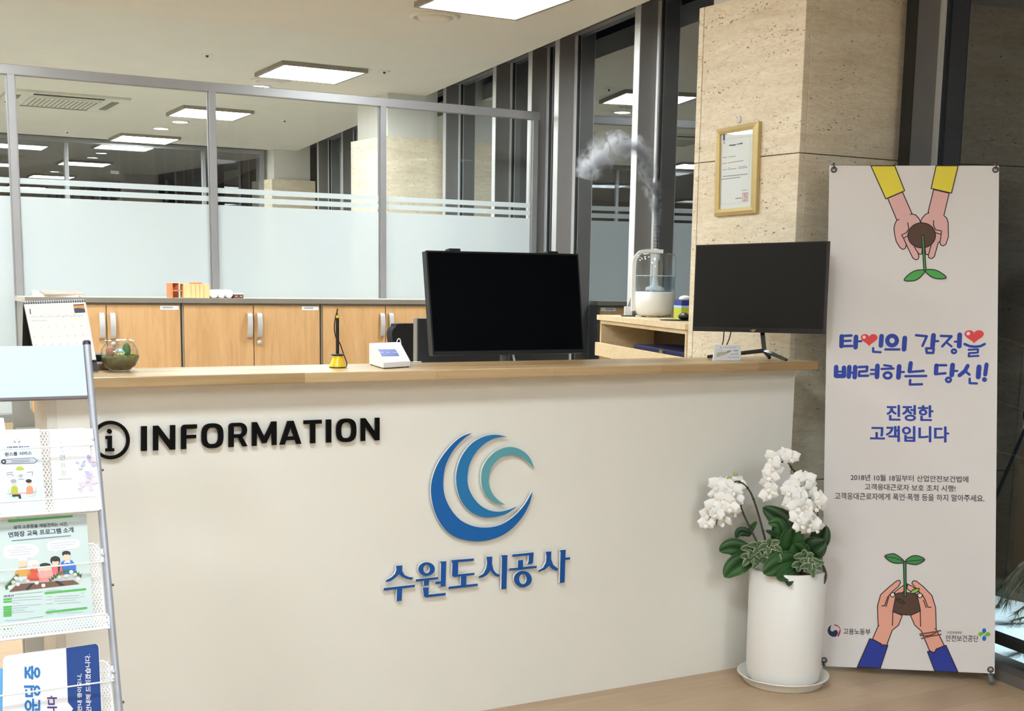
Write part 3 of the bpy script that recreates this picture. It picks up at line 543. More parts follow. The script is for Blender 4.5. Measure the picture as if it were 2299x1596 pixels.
S2 = [(24, [(124, 345), (122, 412), (182, 412), (182, 350)]), (14, [(124, 380), (182, 380)]), (24, [(222, 345), (218, 418)]), (24, [(266, 345), (262, 422)]), (14, [(222, 388), (264, 388)]),
 (17, [(292, 346), (356, 343), (352, 376), (296, 380), (294, 412), (362, 410)]), (25, [(432, 336), (428, 420)]), (13, [(384, 366), (430, 366)]), (13, [(380, 398), (430, 396)]),
 (15, [(482, 332), (536, 340)]), (15, [(462, 360), (552, 356)]), (18, BP.ell(508, 408, 28, 22, 18)+[(536, 408)]), (25, [(594, 340), (588, 424)]), (14, [(594, 384), (630, 382)]),
 (22, [(680, 316), (672, 378)]), (16, [(674, 382), (776, 374)]), (16, [(640, 414), (796, 412)]), (16, [(676, 442), (674, 476), (764, 474)]),
 (22, [(872, 334), (868, 394)]), (16, [(872, 332), (945, 332)]), (16, [(870, 398), (940, 392)]), (25, [(993, 330), (986, 406)]), (14, [(992, 376), (1028, 374)]), (16, BP.ell(962, 441, 18, 16, 14)+[(980, 441)]),
 (20, [(1105, 336), (1085, 374), (1044, 408)]), (16, [(1088, 376), (1118, 402)]), (26, [(1190, 344), (1184, 420)]), (15, [(1120, 432), (1120, 466), (1174, 468)]), (20, [(1246, 326), (1236, 402)]), (26, [(1230, 438), (1231, 440)])]
for w, L in S1+S2: ln(L, Z8, 2, (w*1.12+(8 if w > 18 else 1))/3.3246/640, LBL)
def heart(cx, cy, w, h): return [(cx+w*.5*(16*math.sin(t)**3)/16, cy-h*.5*((13*math.cos(t)-5*math.cos(2*t)-2*math.cos(3*t)-math.cos(4*t))/14.5+.12)) for t in [2*math.pi*i/36 for i in range(36)]]
for cx, cy, w, h in ((370, 143, 126, 92), (1153, 118, 146, 100)):
    fo(heart(cx, cy, w, h), RED, Z8, 4, 0, False); fo(BP.ell(cx-w*.3, cy-h*.22, w*.1, h*.13, 14, -.5), HIL, Z8, 5, 0, False)
def tx(body, x0, x1, yb0, yb1, h, f, mt, bold=.02, lay=2): BP.text(m, body, f([(x0, yb0), (x1, yb1), (x1, yb1-h), (x0, yb0-h)]), mt, .0004*lay, bold)
tx('진정한', 500, 848, 746, 750, 118, Z8, LBL, .032); tx('고객입니다', 378, 965, 900, 908, 118, Z8, LBL, .032)
tx('2018년 10월 18일부터 산업안전보건법에', 232, 1110, 1192, 1208, 48, Z8, TXC, .012); tx('고객응대근로자 보호 조치 시행!', 337, 1015, 1263, 1277, 48, Z8, TXC, .012); tx('고객응대근로자에게 폭언·폭행 등을 하지 말아주세요.', 113, 1230, 1333, 1352, 52, Z8, TXC, .012)
# lower hands
fo([(1345, 325), (1395, 285), (1432, 262), (1442, 272), (1430, 300), (1400, 330), (1350, 345)], SK2, Z6, 1); fo([(1430, 262), (1470, 280), (1530, 330), (1510, 345), (1470, 330), (1436, 300)], SK2, Z6, 1)
fo([(1345, 345), (1400, 330), (1480, 335), (1512, 362), (1535, 465), (1490, 490), (1430, 495), (1380, 486), (1328, 468), (1338, 420)], SOIL, Z6, 3, 2)
fo([(1180, 672), (1222, 575), (1216, 430), (1240, 345), (1300, 290), (1358, 243), (1380, 238), (1388, 254), (1370, 285), (1318, 330), (1340, 330), (1352, 348), (1338, 425), (1330, 470), (1400, 498), (1372, 570), (1326, 607), (1285, 716), (1258, 720), (1240, 705)], SK2, Z6, 4)
fo([(1710, 720), (1650, 600), (1646, 440), (1618, 350), (1555, 285), (1502, 243), (1480, 243), (1470, 260), (1490, 285), (1532, 332), (1515, 340), (1512, 362), (1526, 420), (1534, 465), (1460, 498), (1492, 570), (1540, 612), (1602, 760), (1635, 772), (1650, 748)], SK2, Z6, 4)
for L in ([(1318, 330), (1290, 365), (1270, 425), (1250, 427)], [(1300, 360), (1280, 432)], [(1330, 470), (1327, 572)], [(1548, 345), (1570, 385), (1588, 436), (1612, 438)], [(1556, 385), (1576, 440)], [(1532, 466), (1535, 578)], [(1222, 575), (1228, 572)], [(1650, 600), (1640, 596)]): ln(L, Z6, 6)
fo(BP.ell(1328, 345, 16, 17, 16), WOV, Z6, 6); fo(BP.ell(1530, 350, 17, 17, 16), WOV, Z6, 6)
fo([(1067, 880), (1160, 668), (1238, 703), (1246, 728), (1258, 713), (1293, 718), (1238, 886)], NVY, Z6, 6); fo([(1585, 765), (1605, 758), (1635, 775), (1650, 745), (1722, 718), (1811, 916), (1640, 908)], NVY, Z6, 6)
fo([(1408, 100), (1426, 100), (1430, 358), (1414, 358)], GRN2, Z6, 7)
fo([(1414, 98), (1350, 46), (1305, 45), (1270, 62), (1320, 104), (1375, 113)], GRN2, Z6, 8, 3); fo([(1420, 98), (1468, 60), (1518, 58), (1565, 85), (1512, 120), (1452, 116)], GRN2, Z6, 8, 3)
for L in ([(1414, 98), (1340, 72), (1275, 64)], [(1420, 98), (1500, 92), (1560, 86)]): ln(L, Z6, 10, .0024)
fo([(1460, 335), (1478, 308), (1525, 298), (1505, 328)], LIM, Z6, 8, 3); fo([(1355, 375), (1385, 378), (1418, 405), (1385, 404)], PM('dark_leaf', (54, 70, 44)), Z6, 8, 3)
for L in ([(1530, 634), (1600, 625), (1682, 610)], [(1542, 668), (1600, 652), (1685, 638)], [(1532, 645), (1600, 645), (1670, 612)]): ln(L, Z6, 7, .005, BRC, 3)
TNV = PM('emblem_navy', (22, 40, 90)); TRD = PM('emblem_red', (206, 44, 72))
fo([(897+48*math.cos(t), 610+46*math.sin(t)) for t in [math.radians(a) for a in range(-90, 70, 10)]]+[(930, 656), (942, 630), (940, 600), (925, 580), (897, 572)], TRD, Z6, 1, 0, False)
fo([(897+48*math.cos(t), 610+46*math.sin(t)) for t in [math.radians(a) for a in range(75, 255, 9)]]+[(872, 582), (868, 600), (874, 614), (888, 617), (900, 607), (915, 606), (924, 618), (924, 634), (915, 648)], TNV, Z6, 2, 0, False)
tx('고용노동부', 965, 1165, 638, 642, 44, Z6, TXC, .016); tx('안전보건공단', 1722, 1962, 690, 694, 48, Z6, TXC, .012); tx('산업재해예방', 1728, 1840, 634, 636, 20, Z6, BRC, .012)
for x, y, rx, ry, mt in ((2005, 612, 15, 20, PM('clover_blue', (0, 104, 200))), (2005, 668, 15, 19, PM('clover_blue', (0, 104, 200))), (1984, 637, 24, 16, PM('clover_green', (120, 186, 50))), (2027, 637, 25, 16, PM('clover_green', (120, 186, 50)))): fo(BP.ell(x, y, rx, ry, 20), mt, Z6, 1, 0, False)
ln([(1985, 655), (2022, 620)], Z6, 3, .003, HIL)
m.build('banner_sheet', r)
eyes = [BP.p(x, y) for x, y in ((1872, 381), (2235, 381), (1850, 1482), (2224, 1503))]; ends = [eyes[0]+bup*.022-bd*.004, eyes[1]+bup*.022+bd*.004, eyes[2]-bup*.02-bd*.006, eyes[3]-bup*.02+bd*.006]
hub = (eyes[0]+eyes[1]+eyes[2]+eyes[3])/4-bn*.10; GREYT = plain('grey_pole', (128, 132, 132), .4, .03, metal=.4)
for i, e in enumerate(eyes):
    o = MB().lathe([(.0055, .0008), (.0065, .003), (.0105, .003), (.0118, .0008)], e, STEEL, 20, ax=(bd, bup, bn)).build('eyelet', r)
    s_ = 1 if i < 2 else -1; q = ends[i]-bn*.012
    MB().tube(smooth_pts([tuple(e+bn*.004), tuple(e+bn*.008+bup*(s_*.012)), tuple(e+bup*(s_*.024)), tuple(q)], 4, False), .0022, STEEL, 8).build('hook', r)
    MB().tube([hub, (hub*.2+q*.8), q], [.007, .006, .0055], GREYT, 10).build('arm', r)
foot = [V((A.x, A.y, .010)), V((B.x, B.y, .010))]
for e, f_ in zip(eyes[2:], foot): MB().tube([e-bn*.012-bup*.015, f_+bn*.02], .0095, GREYT, 12).build('foot', r)
m = MB(); m.sphere(hub, .03, BLACK, 14, 8, (1, 1, 1.4)); m.build('hub', r); MB().tube([hub, V((hub.x, hub.y, 0))+bb*.3+V((0, 0, .008))], .007, GREYT, 10).build('rear_leg', r)
# ---------------------------------------------------------------- orchids in the white pot
PC = V((2.99, 3.362, 0))
m = MB().lathe([(.0001, .004), (.118, .004), (.128, .014), (.133, .05), (.136, .41), (.131, .414), (.126, .408), (.124, .36)], PC+V((0, 0, .012)), plain('white_ceramic', (236, 234, 231), .42, .01), 56)
r = thing('plant_pot', 'tall white cylindrical pot on a saucer in front of the counter', 'plant pot', tuple(PC+V((0, 0, .012)))); m.build('pot_body', r)
MB().lathe([(.0001, .375), (.1235, .375)], PC+V((0, 0, .012)), plain('potting_bark', (58, 44, 32), .9, .3, 60), 40).build('soil', r)
tag(MB().lathe([(.0001, 0), (.135, 0), (.142, .006), (.158, .036), (.163, .038), (.164, .033), (.1505, .003), (.14, .0115), (.0001, .0115)][:6]+[(.159, .034), (.138, .0115), (.0001, .0115)], PC, plain('white_saucer', (238, 236, 230), .35, .01), 56).build('plant_saucer', loc=PC), 'round white saucer under the tall white pot', 'saucer')
pd = V((PC.x, PC.y, 0)).normalized(); Zf = zm(1550, 980, 4.56)
def fl3(x, y, off=0.0):                                   # a point of the plant, off = metres nearer the camera
    x, y = Zf([(x, y)])[0]; return onp(x, y, PC-pd*off, pd)
PET = plain('orchid_petal', (248, 248, 247), .7, .015, 20, Subsurface_Weight=.0); LIP = plain('orchid_lip', (214, 212, 160), .6)
LEAFM = plain('orchid_leaf', (52, 92, 46), .5, .25, 8); LEAFD = plain('dark_leaf_green', (44, 72, 42), .5, .25, 8); LEAFV = plain('variegated_leaf', (84, 108, 80), .55, .25, 90); PALEE = plain('cream_leaf_edge', (176, 186, 146), .6); STM = plain('orchid_stem', (64, 60, 44), .5)
def flower_mb(s):
    mb = MB()
    def petal(ang, L, Wd, lift, z0):
        c, si = math.cos(ang), math.sin(ang); n1 = 7; J = [-1, -.66, -.33, 0, .33, .66, 1]; pts = []
        for i in range(n1+1):
            t = i/n1; w = Wd*max(.06, math.sin(math.pi*min(1, .1+.9*t)))**.6 if t < 1 else Wd*.25; d = L*t
            for j in J:
                dd = d-(.10*L*abs(j)**2 if t > .5 else 0); px, py = dd, w*j; pts.append(V((px*c-py*si, px*si+py*c, z0+lift*math.sin(t*2.6)-.30*Wd*abs(j)**2+.0012*math.sin(7*t+4*j))))
        fs = [(i*7+j, i*7+j+1, (i+1)*7+j+1, (i+1)*7+j) for i in range(n1) for j in range(6)]; mb.add(pts, fs, PET, True)
    for a in (90, 210, 330): petal(math.radians(a), s*.95, s*.40, -.004, .0)
    for a in (12, 168): petal(math.radians(a), s*1.05, s*.62, .004, .002)
    mb.sphere((0, -s*.06, .004), s*.13, LIP, 8, 6); mb.sphere((0, -s*.3, .005), s*.11, PET, 8, 6); petal(math.radians(270), s*.55, s*.22, .012, .006); return mb
FLM = []
for k in range(3):
    o = flower_mb(.032+.0025*k).build('flower', loc=(0, 0, 0)); FLM.append(o.data); bpy.data.objects.remove(o)
def put_flower(root, P, face, roll):
    o = bpy.data.objects.new('flower', random.choice(FLM)); COL.objects.link(o); o.parent = root; q = face.to_track_quat('Z', 'Y')
    M_ = q.to_matrix().to_4x4() @ Matrix.Rotation(roll, 4, 'Z'); M_.translation = P-root.location; o.matrix_local = M_
def leaf(root, spine, w, mt, edge=None, name='leaf', fold=.25, nrm=None):
    P = [V(p) for p in smooth_pts([tuple(q) for q in spine], 5, False)]; n = len(P); mb = MB(); nv = nrm or (CP-P[n//2]).normalized(); rows = []
    for i in range(n):
        t = (P[min(i+1, n-1)]-P[max(i-1, 0)]).normalized(); sd = t.cross(nv).normalized(); u = i/(n-1); hw = w*.5*max(.03, math.sin(math.pi*(.06+.94*u))**.7 if u > 0 else .25)
        rows.append([P[i]+sd*hw*j+nv*(abs(j)*hw*fold) for j in (-1, -.8, 0, .8, 1)])
    vs = [p for rw in rows for p in rw]
    for j in range(4): mb.add(vs, [(i*5+j, i*5+j+1, (i+1)*5+j+1, (i+1)*5+j) for i in range(n-1)], (edge if edge and j in (0, 3) else mt), True)
    o = mb.build(name, root); s_ = o.modifiers.new('thickness', 'SOLIDIFY'); s_.thickness = .0012; return o
zb = .39
def orchid(label, base, stems, flowers, leaves, buds=()):
    r = thing('orchid_plant', label, 'orchid', tuple(base), 'white moth orchids in the pot')
    for st, off in stems:
        pts = [fl3(x, y, off[0]+(off[1]-off[0])*i/(len(st)-1)) for i, (x, y) in enumerate(st)]; pts[0] = base+V((0, 0, .0))
        mb = MB(); sp = smooth_pts([tuple(p) for p in pts], 6, False); mb.tube(sp, [.0042-.0022*i/(len(sp)-1) for i in range(len(sp))], STM, 8)
        for k in range(5, len(sp)-2, 7): mb.sphere(sp[k], .0055, STM, 6, 4)
        mb.build('stem', r)
    for x, y, off, rz in flowers:
        P = fl3(x, y, off); f = (CP-P).normalized()*.8+V((random.uniform(-.9, .5), random.uniform(-.5, .3), random.uniform(-.6, .15))); put_flower(r, P, f.normalized(), rz+random.uniform(-.5, .5))
    for (b0, *pts), w, off, mt in leaves:
        sp = [fl3(x, y, off*(.4+.6*i/max(1, len(pts)))) for i, (x, y) in enumerate([b0]+list(pts))]; leaf(r, sp, w, mt)
    for x, y, l_, off in buds:
        P = fl3(x, y, off); mb = MB(); mb.sphere(P, l_, plain('orchid_bud', (176, 182, 110), .5), 8, 6, (1.0, .8, .6)); mb.build('bud', r)
orchid('white orchid with the drooping flower cluster at the left of the pot', PC+V((-.05, .01, zb)), [([(610, 1040), (560, 830), (508, 670), (470, 560), (400, 500), (300, 640), (200, 830)], (.0, .09)), ([(770, 1100), (720, 880), (645, 640), (595, 540), (530, 475), (440, 470), (330, 620), (265, 900)], (.02, .08))],
 [(275, 500, .08, 0), (365, 490, .07, .3), (480, 490, .05, -.4), (440, 560, .08, 0), (270, 590, .08, .2), (345, 640, .1, 0), (455, 640, .07, .2), (240, 715, .1, -.2), (405, 725, .1, 0), (330, 730, .09, .4), (265, 790, .1, 0), (185, 800, .08, .3), (340, 870, .07, .1), (165, 890, .08, -.3), (440, 775, .06, .5)],
 [([(640, 1230), (520, 1150), (400, 1130), (296, 1172)], .066, .05, LEAFM), ([(650, 1250), (540, 1280), (430, 1350), (350, 1440)], .075, .08, LEAFM), ([(620, 1010), (560, 975), (500, 980), (466, 1040)], .035, .03, LEAFD), ([(610, 990), (630, 930), (680, 868)], .02, .02, LEAFM)], [(460, 380, .011, .06), (400, 420, .011, .06)])
orchid('white orchid with the high arching stem in the middle of the pot', PC+V((.01, .03, zb)), [([(960, 1200), (1040, 940), (1060, 700), (1078, 400), (1040, 330), (1000, 270), (930, 262), (885, 300), (840, 420), (810, 560)], (-.01, .06))],
 [(1030, 215, .04, 0), (960, 195, .04, .8), (840, 225, .05, -.5), (840, 310, .06, .2), (820, 405, .06, 0), (870, 370, .05, .4), (770, 480, .05, -.4), (820, 520, .06, .1), (805, 590, .06, 0)],
 [([(960, 1230), (930, 1080), (960, 900), (860, 800), (740, 726)], .085, .03, LEAFD), ([(960, 1200), (945, 1020), (900, 890), (796, 890)], .05, .04, LEAFM), ([(1040, 1260), (1030, 1120), (1060, 1000), (1080, 925)], .085, .05, LEAFM), ([(1130, 1260), (980, 1280), (860, 1330), (748, 1402)], .085, .16, LEAFM), ([(1120, 1330), (1020, 1370), (940, 1420), (888, 1456)], .055, .17, LEAFM), ([(900, 1060), (860, 1000), (770, 960)], .02, .05, LEAFD)])
orchid('white orchid with the full flower cluster at the right, against the banner', PC+V((.06, .0, zb)), [([(1250, 1240), (1245, 1060), (1235, 820), (1212, 650), (1170, 540), (1110, 560), (1050, 700)], (.0, .07)), ([(1250, 1240), (1255, 1000), (1250, 760), (1230, 600), (1300, 640), (1300, 850)], (.01, .05))],
 [(1195, 440, .05, 0), (1105, 440, .06, .7), (1010, 560, .08, 0), (1040, 500, .07, .4), (1045, 640, .08, .2), (1120, 590, .08, 0), (1230, 540, .05, -.5), (1180, 690, .1, .1), (1095, 715, .1, 0), (1310, 640, .05, .2), (1270, 720, .05, .6), (1330, 690, .04, -.3), (1030, 700, .07, .5), (1110, 830, .1, 0), (1170, 780, .09, .3), (1245, 880, .06, 0), (1290, 930, .05, .3), (1210, 930, .06, -.2), (1130, 905, .09, .2)],
 [([(1190, 1230), (1240, 1160), (1310, 1120), (1385, 1072)], .085, .04, LEAFD), ([(1230, 1180), (1300, 1090), (1350, 1000), (1380, 902)], .07, .02, LEAFD), ([(1150, 1280), (1120, 1200), (1090, 1150), (1060, 1100)], .08, .07, LEAFM), ([(1300, 1240), (1350, 1320), (1385, 1420), (1372, 1512)], .012, .06, plain('air_root', (70, 68, 62), .6)), ([(1040, 1370), (1015, 1440), (1010, 1530)], .035, .16, LEAFD)])
for lab, base, spots in (('small variegated plant with cream edged leaves at the left of the pot rim', (-.06, -.07), ((640, 1160), (720, 1130), (620, 1240), (700, 1270), (800, 1120), (850, 1200))), ('small variegated plant with cream edged leaves at the right of the pot rim', (.07, -.07), ((1180, 1230), (1210, 1290), (1250, 1330), (1140, 1310)))):
    r = thing('variegated_plant', lab, 'potted plant', tuple(PC+V((base[0], base[1], zb-.005))), 'variegated plants in the pot'); root_b = PC+V((base[0], base[1], zb-.004))
    for x, y in spots:
        c = fl3(x, y, .10); MB().tube([root_b, (root_b+c)/2+V((0, 0, .012)), c], .0015, STM, 6).build('stem', r)
        for k in range(5):
            a = k*math.pi/2.5+random.uniform(-.4, .4)+.6; L = random.uniform(.022, .04); d = (CR*math.cos(a)+CU*math.sin(a)*.7-fw*.35); leaf(r, [c, c+d*L*.6+V((0, 0, .003)), c+d*L*1.25-V((0, 0, .004))], .023, LEAFV, PALEE)
# ---------------------------------------------------------------- brochure rack
RP0 = V((.572, 2.95, .40)); RU = V((1, 0, 0)); RV = V((0, .279, .960)).normalized(); RN = V((0, -RV.z, RV.y))
def rk(d): return Plane(RP0+RN*d, RN)
def rp(u, v, d): return RP0+RU*u+RV*v+RN*d
def inv(p): q = p-RP0; return q.dot(RU), q.dot(RV)
RWd = .62; WIRE = plain('white_wire', (234, 237, 242), .35, .01)
r = RK = thing('brochure_rack', 'leaning brochure rack with grey tube posts and white mesh trays at the left', 'brochure rack', (.3, 2.9, 0)); vt = inv(rk(0).p(195, 771))[1]
for u in (0, -RWd):
    MB().tube([rp(u, -.4/RV.z+.012, 0), rp(u, vt, 0)], .0092, plain('grey_tube', (172, 177, 188), .32, .02, metal=.3), 16).build('post', r)
    MB().lathe([(.0098, -.004), (.0098, .004), (.006, .008), (.0001, .009)], rp(u, vt, 0), plain('dark_cap', (58, 46, 78), .4), 16, ax=(RU, -RN, RV)).build('end_cap', r)
    y0 = rp(u, -.4/RV.z, 0).y; MB().tube([(.572+u, y0-.1, .012), (.572+u, y0+.45, .012)], .011, plain('grey_tube', (0, 0, 0)), 12).build('foot', r)
mb = MB(); p4 = [rk(-.002).p(x, y) for x, y in ((207, 889), (192, 777))]; va, vb = inv(p4[0])[1], inv(p4[1])[1]
mb.fbox(rp(-RWd+.01, va, .006), RU*(RWd-.02), RV*(vb-va), RN*-.012, plain('pale_blue_board', (194, 210, 219), .35, .01)); mb.fbox(rp(-RWd+.01, va-.006, .008), RU*(RWd-.02), RV*.006, RN*-.016, plain('board_edge', (98, 90, 96), .5)); mb.build('header_board', r)
def weave(mb, O, U, Vv, lu, lv, du, dv, w, m, nrm):
    k = dv/du; n = int(lu/du)+int(lv/dv)+2
    for sgn in (1, -1):
        for i in range(-int(lv/dv)-1, int(lu/du)+2):
            u0 = i*du; u1 = u0+lv/k; v0, v1 = 0., lv
            if u0 < 0: v0 = -u0*k; u0 = 0.
            if u1 > lu: v1 = v0+(lu-u0)*k; u1 = lu
            if u1-u0 < .002: continue
            a, b_ = (u0, u1) if sgn > 0 else (lu-u0, lu-u1); p, q = O+U*a+Vv*v0, O+U*b_+Vv*v1; t = (q-p).normalized(); e = nrm.cross(t)*(w/2)
            mb.hexa([p-e, q-e, q+e, p+e], [p-e+nrm*.0008, q-e+nrm*.0008, q+e+nrm*.0008, p+e+nrm*.0008], m)
va1 = inv(rk(0).p(211, 962))[1]; lt1 = inv(rk(.05).p(229, 1112))[1]; va2 = inv(rk(0).p(233, 1219))[1]; step = va1-va2; lip = .034
TR = []
for k in range(3):
    top, lt = va1-k*step, lt1-k*step; bot = lt-lip; u0 = -RWd+.012; lu = RWd-.026
    t = MB(); weave(t, rp(u0, bot, 0), RU, RV, lu, top-bot, .0075, .0135, .0022, WIRE, RN); t.tube([rp(u0, bot, 0), rp(u0, top-.012, 0), rp(u0+.012, top, 0), rp(u0+lu-.012, top, 0), rp(u0+lu, top-.012, 0), rp(u0+lu, bot, 0)], .0028, WIRE, 8)
    o = t.build('mesh_tray', r); t = MB()
    weave(t, rp(u0, bot, .05), RU, RV, lu, lip, .0075, .0115, .0022, WIRE, RN); weave(t, rp(u0, bot, .0), RU, RN, lu, .05, .0075, .0115, .0022, WIRE, RV)
    t.tube([rp(u0, bot, .05), rp(u0, lt-.008, .05), rp(u0+.008, lt, .05), rp(u0+lu-.008, lt, .05), rp(u0+lu, lt-.008, .05), rp(u0+lu, bot, .05), rp(u0, bot, .05)], .0028, WIRE, 8); t.build('tray_lip', o)
    rodv = inv(rk(.045).p(217, 999))[1]-k*step
    MB().tube([rp(u0, rodv, .0), rp(u0, rodv, .044), rp(u0+.004, rodv, .048), rp(u0+lu-.004, rodv, .048), rp(u0+lu, rodv, .044), rp(u0+lu, rodv+.004, .0)], .0019, WIRE, 8).build('retaining_rod', o)
    t = MB(); t.fbox(rp(-.013, rodv+.004, .004), RU*.012, RV*.03, RN*.003, CHROME); t.lathe([(.0001, .006), (.004, .006), (.004, 0)], rp(-.007, rodv+.02, .007), CHROME, 12, ax=(RU, RV, RN)); t.build('clip', o); TR.append((top, bot))
    MB().tube([rp(.008, (top+bot)/2, 0), rp(.0135, (top+bot)/2, 0)], .0032, STEEL, 10).build('screw', r)
def sheet(name, label, cat, quad, d, m, th=.0015, group=None, rnd=0, tray=0):
    pl = rk(d); mb = MB(); P = [pl.p(x, y) for x, y in quad]
    for i in (0, 1): u_, v_ = inv(P[i]); P[i] = rp(u_, TR[tray][1]+.005, d)
    if rnd:
        Q = []
        for i in range(4):
            a, b_, c = P[i-1], P[i], P[(i+1) % 4]; e1, e2 = (a-b_).normalized(), (c-b_).normalized()
            for t in range(6):
                k = t/5*math.pi/2; Q.append(b_+e1*rnd*(1-math.sin(k))+e2*rnd*(1-math.cos(k)))
        P = Q
    mb.prism([p-RN*th for p in P], RN*th, m); return pl, mb, (name, label, cat, group)
def done(mb, nm): return tag(mb.build(nm[0]), nm[1], nm[2], nm[3])
PBL = PM('pale_blue_sheet', (212, 221, 237)); INK = PM('ink_navy', (52, 60, 84)); SUB = PM('ink_grey', (130, 136, 150)); ORG = PM('orange', (232, 150, 118)); SKN = PM('face_skin', (246, 200, 178)); OLV = PM('olive', (176, 186, 60)); CYA = PM('pale_cyan', (170, 214, 232)); DKH = PM('dark_hair', (48, 40, 44)); GRH = PM('grey_hair', (160, 166, 180))
ZL = zm(0, 740, 3.7125)
pl, mb, nm = sheet('leaflet', 'pale blue one stop service leaflet with two seated people, in the top tray', 'leaflet', ((-12, 1118), (101, 1113), (88, 962), (-22, 966)), .010, PBL)
pl.text(mb, '원스톱 서비스', ZL([(40, 1056), (265, 1042), (262, 1012), (38, 1024)]), INK, .0005, .02); pl.text(mb, '연화장의', ZL([(60, 1002), (240, 994), (238, 968), (58, 974)]), INK, .0005, .02)
pl.shape(mb, ZL(pl.ell(142, 922, 34, 32, 24)), HIL, .0004); pl.shape(mb, ZL(heart(142, 915, 34, 24)), PM('pale_pink', (244, 206, 206)), .0006)
for s_ in (-1, 1): pl.shape(mb, ZL([(142+s_*30, 922), (142+s_*12, 934), (142+s_*8, 948), (142+s_*26, 938)]), SUB, .0006)
pl.stroke(mb, ZL([(30, 1082), (285, 1068), (310, 1092), (285, 1112), (30, 1120), (14, 1100), (30, 1082)]), .0012, INK, .0005); pl.shape(mb, ZL(pl.ell(30, 1100, 22, 20, 16)), INK, .0006); pl.shape(mb, ZL(pl.ell(30, 1100, 9, 8, 12)), HIL, .0008)
for q in (((95, 1092), (245, 1084)), ((95, 1106), (245, 1098))): pl.stroke(mb, ZL(q), .0012, SUB, .0006)
pl.shape(mb, ZL([(128, 1168), (140, 1146), (165, 1138), (190, 1148), (202, 1166), (165, 1175)]), OLV, .0006)
for q in ([(55, 1195), (105, 1188)], [(55, 1210), (100, 1205), (110, 1222)], [(150, 1222), (190, 1214)], [(155, 1245), (200, 1250)], [(225, 1190), (270, 1185), (268, 1215)], [(170, 1205), (178, 1235)]): pl.stroke(mb, ZL(q), .0016, SUB, .0006)
for bx_, hc, tc in ((118, GRH, OLV), (245, DKH, ORG)):
    pl.shape(mb, ZL([(bx_-26, 1320), (bx_-14, 1305), (bx_+14, 1300), (bx_+30, 1320), (bx_+34, 1368), (bx_-28, 1374)]), tc, .0006); pl.shape(mb, ZL(pl.ell(bx_-2, 1280, 22, 26, 18)), SKN, .0008); pl.shape(mb, ZL(pl.ell(bx_-6, 1262, 26, 16, 16)), hc, .001)
pl.stroke(mb, ZL([(60, 1368), (180, 1362), (305, 1352)]), .0016, ORG, .001)
for q in ([(72, 1330), (84, 1390), (130, 1400)], [(300, 1318), (292, 1380), (240, 1392)]): pl.stroke(mb, ZL(q), .003, CYA, .0007)
pl.shape(mb, ZL([(100, 1375), (170, 1372), (178, 1408), (160, 1410), (150, 1390), (104, 1394)]), DKH, .0009); done(mb, nm)
pl, mb, nm = sheet('booklet', 'white memorial hall booklet with pastel flowers, at the right of the top tray', 'booklet', ((118, 1116), (226, 1112), (208, 962), (110, 965)), .012, PM('booklet_white', (234, 234, 239)), .004)
for ch, y, c in (('수', 944, (150, 170, 214)), ('원', 982, (150, 170, 214)), ('시', 1016, (150, 170, 214)), ('연', 1064, (120, 140, 150)), ('화', 1130, (140, 186, 150)), ('장', 1196, (140, 190, 180))):
    s_ = 22 if y > 1050 else 12; xx = 508+(y-944)*.09; pl.text(mb, ch, ZL([(xx-s_, y+s_), (xx+s_, y+s_), (xx+s_, y-s_), (xx-s_, y-s_)]), PM('booklet_text_%d' % c[0], c), .0005, .0)
pl.stroke(mb, ZL([(485, 1248), (595, 1244)]), .0012, SUB, .0005)
PAS = [PM('pastel_lilac', (214, 204, 236)), PM('pastel_pink', (248, 206, 208)), PM('pastel_blue', (182, 186, 222)), PM('pastel_rose', (240, 222, 236))]
for k in range(46):
    y = random.uniform(1180, 1360); x = random.uniform(max(655, 720-(y-1180)*.5), 790+(y-1180)*.1); pl.shape(mb, ZL(pl.ell(x, y, random.uniform(8, 20), random.uniform(8, 18), 9, random.random()*3)), PAS[k % 4], .0005+.00004*k)
for x, y, rx, ry, k, ro in ((765, 1085, 40, 24, 1, .5), (742, 1075, 18, 34, 2, -.3), (780, 1120, 24, 22, 2, 0), (645, 1108, 18, 8, 2, .5), (690, 1130, 22, 9, 2, -.3), (672, 1160, 20, 8, 2, -.2), (700, 1100, 20, 8, 2, -.6)): pl.shape(mb, ZL(pl.ell(x, y, rx, ry, 12, ro)), PAS[k], .0026)
for k in range(7): pl.stroke(mb, ZL([(650+k*6, 842+k*22), (700+k*8, 850+k*20), (735, 880+k*16)]), .0014, PAS[3], .0005)
pl.stroke(mb, ZL([(690, 822), (730, 850), (745, 900), (730, 985)]), .0016, PAS[3], .0006); done(mb, nm)
pl, mb, nm = sheet('paper_sheet', 'white sheet with a slanted corner leaning at the far left behind the top tray', 'paper', ((-60, 1100), (38, 1100), (8, 938), (-60, 934)), -.012, PM('plain_sheet', (234, 236, 242)), .003); done(mb, nm)
ZF = zm(0, 1100, 6.386); FLY = PM('flyer_mint', (194, 210, 210))
pl, mb, nm = sheet('flyer', 'mint green education programme flyer with a family drawing, in the middle tray', 'flyer', ((-6, 1426), (209, 1390), (194, 1153), (-14, 1168)), .014, FLY, tray=1)
pl.shape(mb, ZF([(108, 428), (1045, 358), (1040, 388), (1010, 392), (140, 466), (112, 455)]), PM('flyer_green', (84, 172, 84)), .0004)
def pt(body, q, mt, bold=.02, dd=.0005): pl.text(mb, body, ZF(q), mt, dd, bold)
pt('삶의 소중함을 재발견하는 시간,', [(196, 562), (975, 516), (968, 456), (190, 506)], INK, .02); pt('연화장 교육 프로그램 소개', [(122, 682), (1056, 606), (1048, 530), (114, 606)], INK, .035)
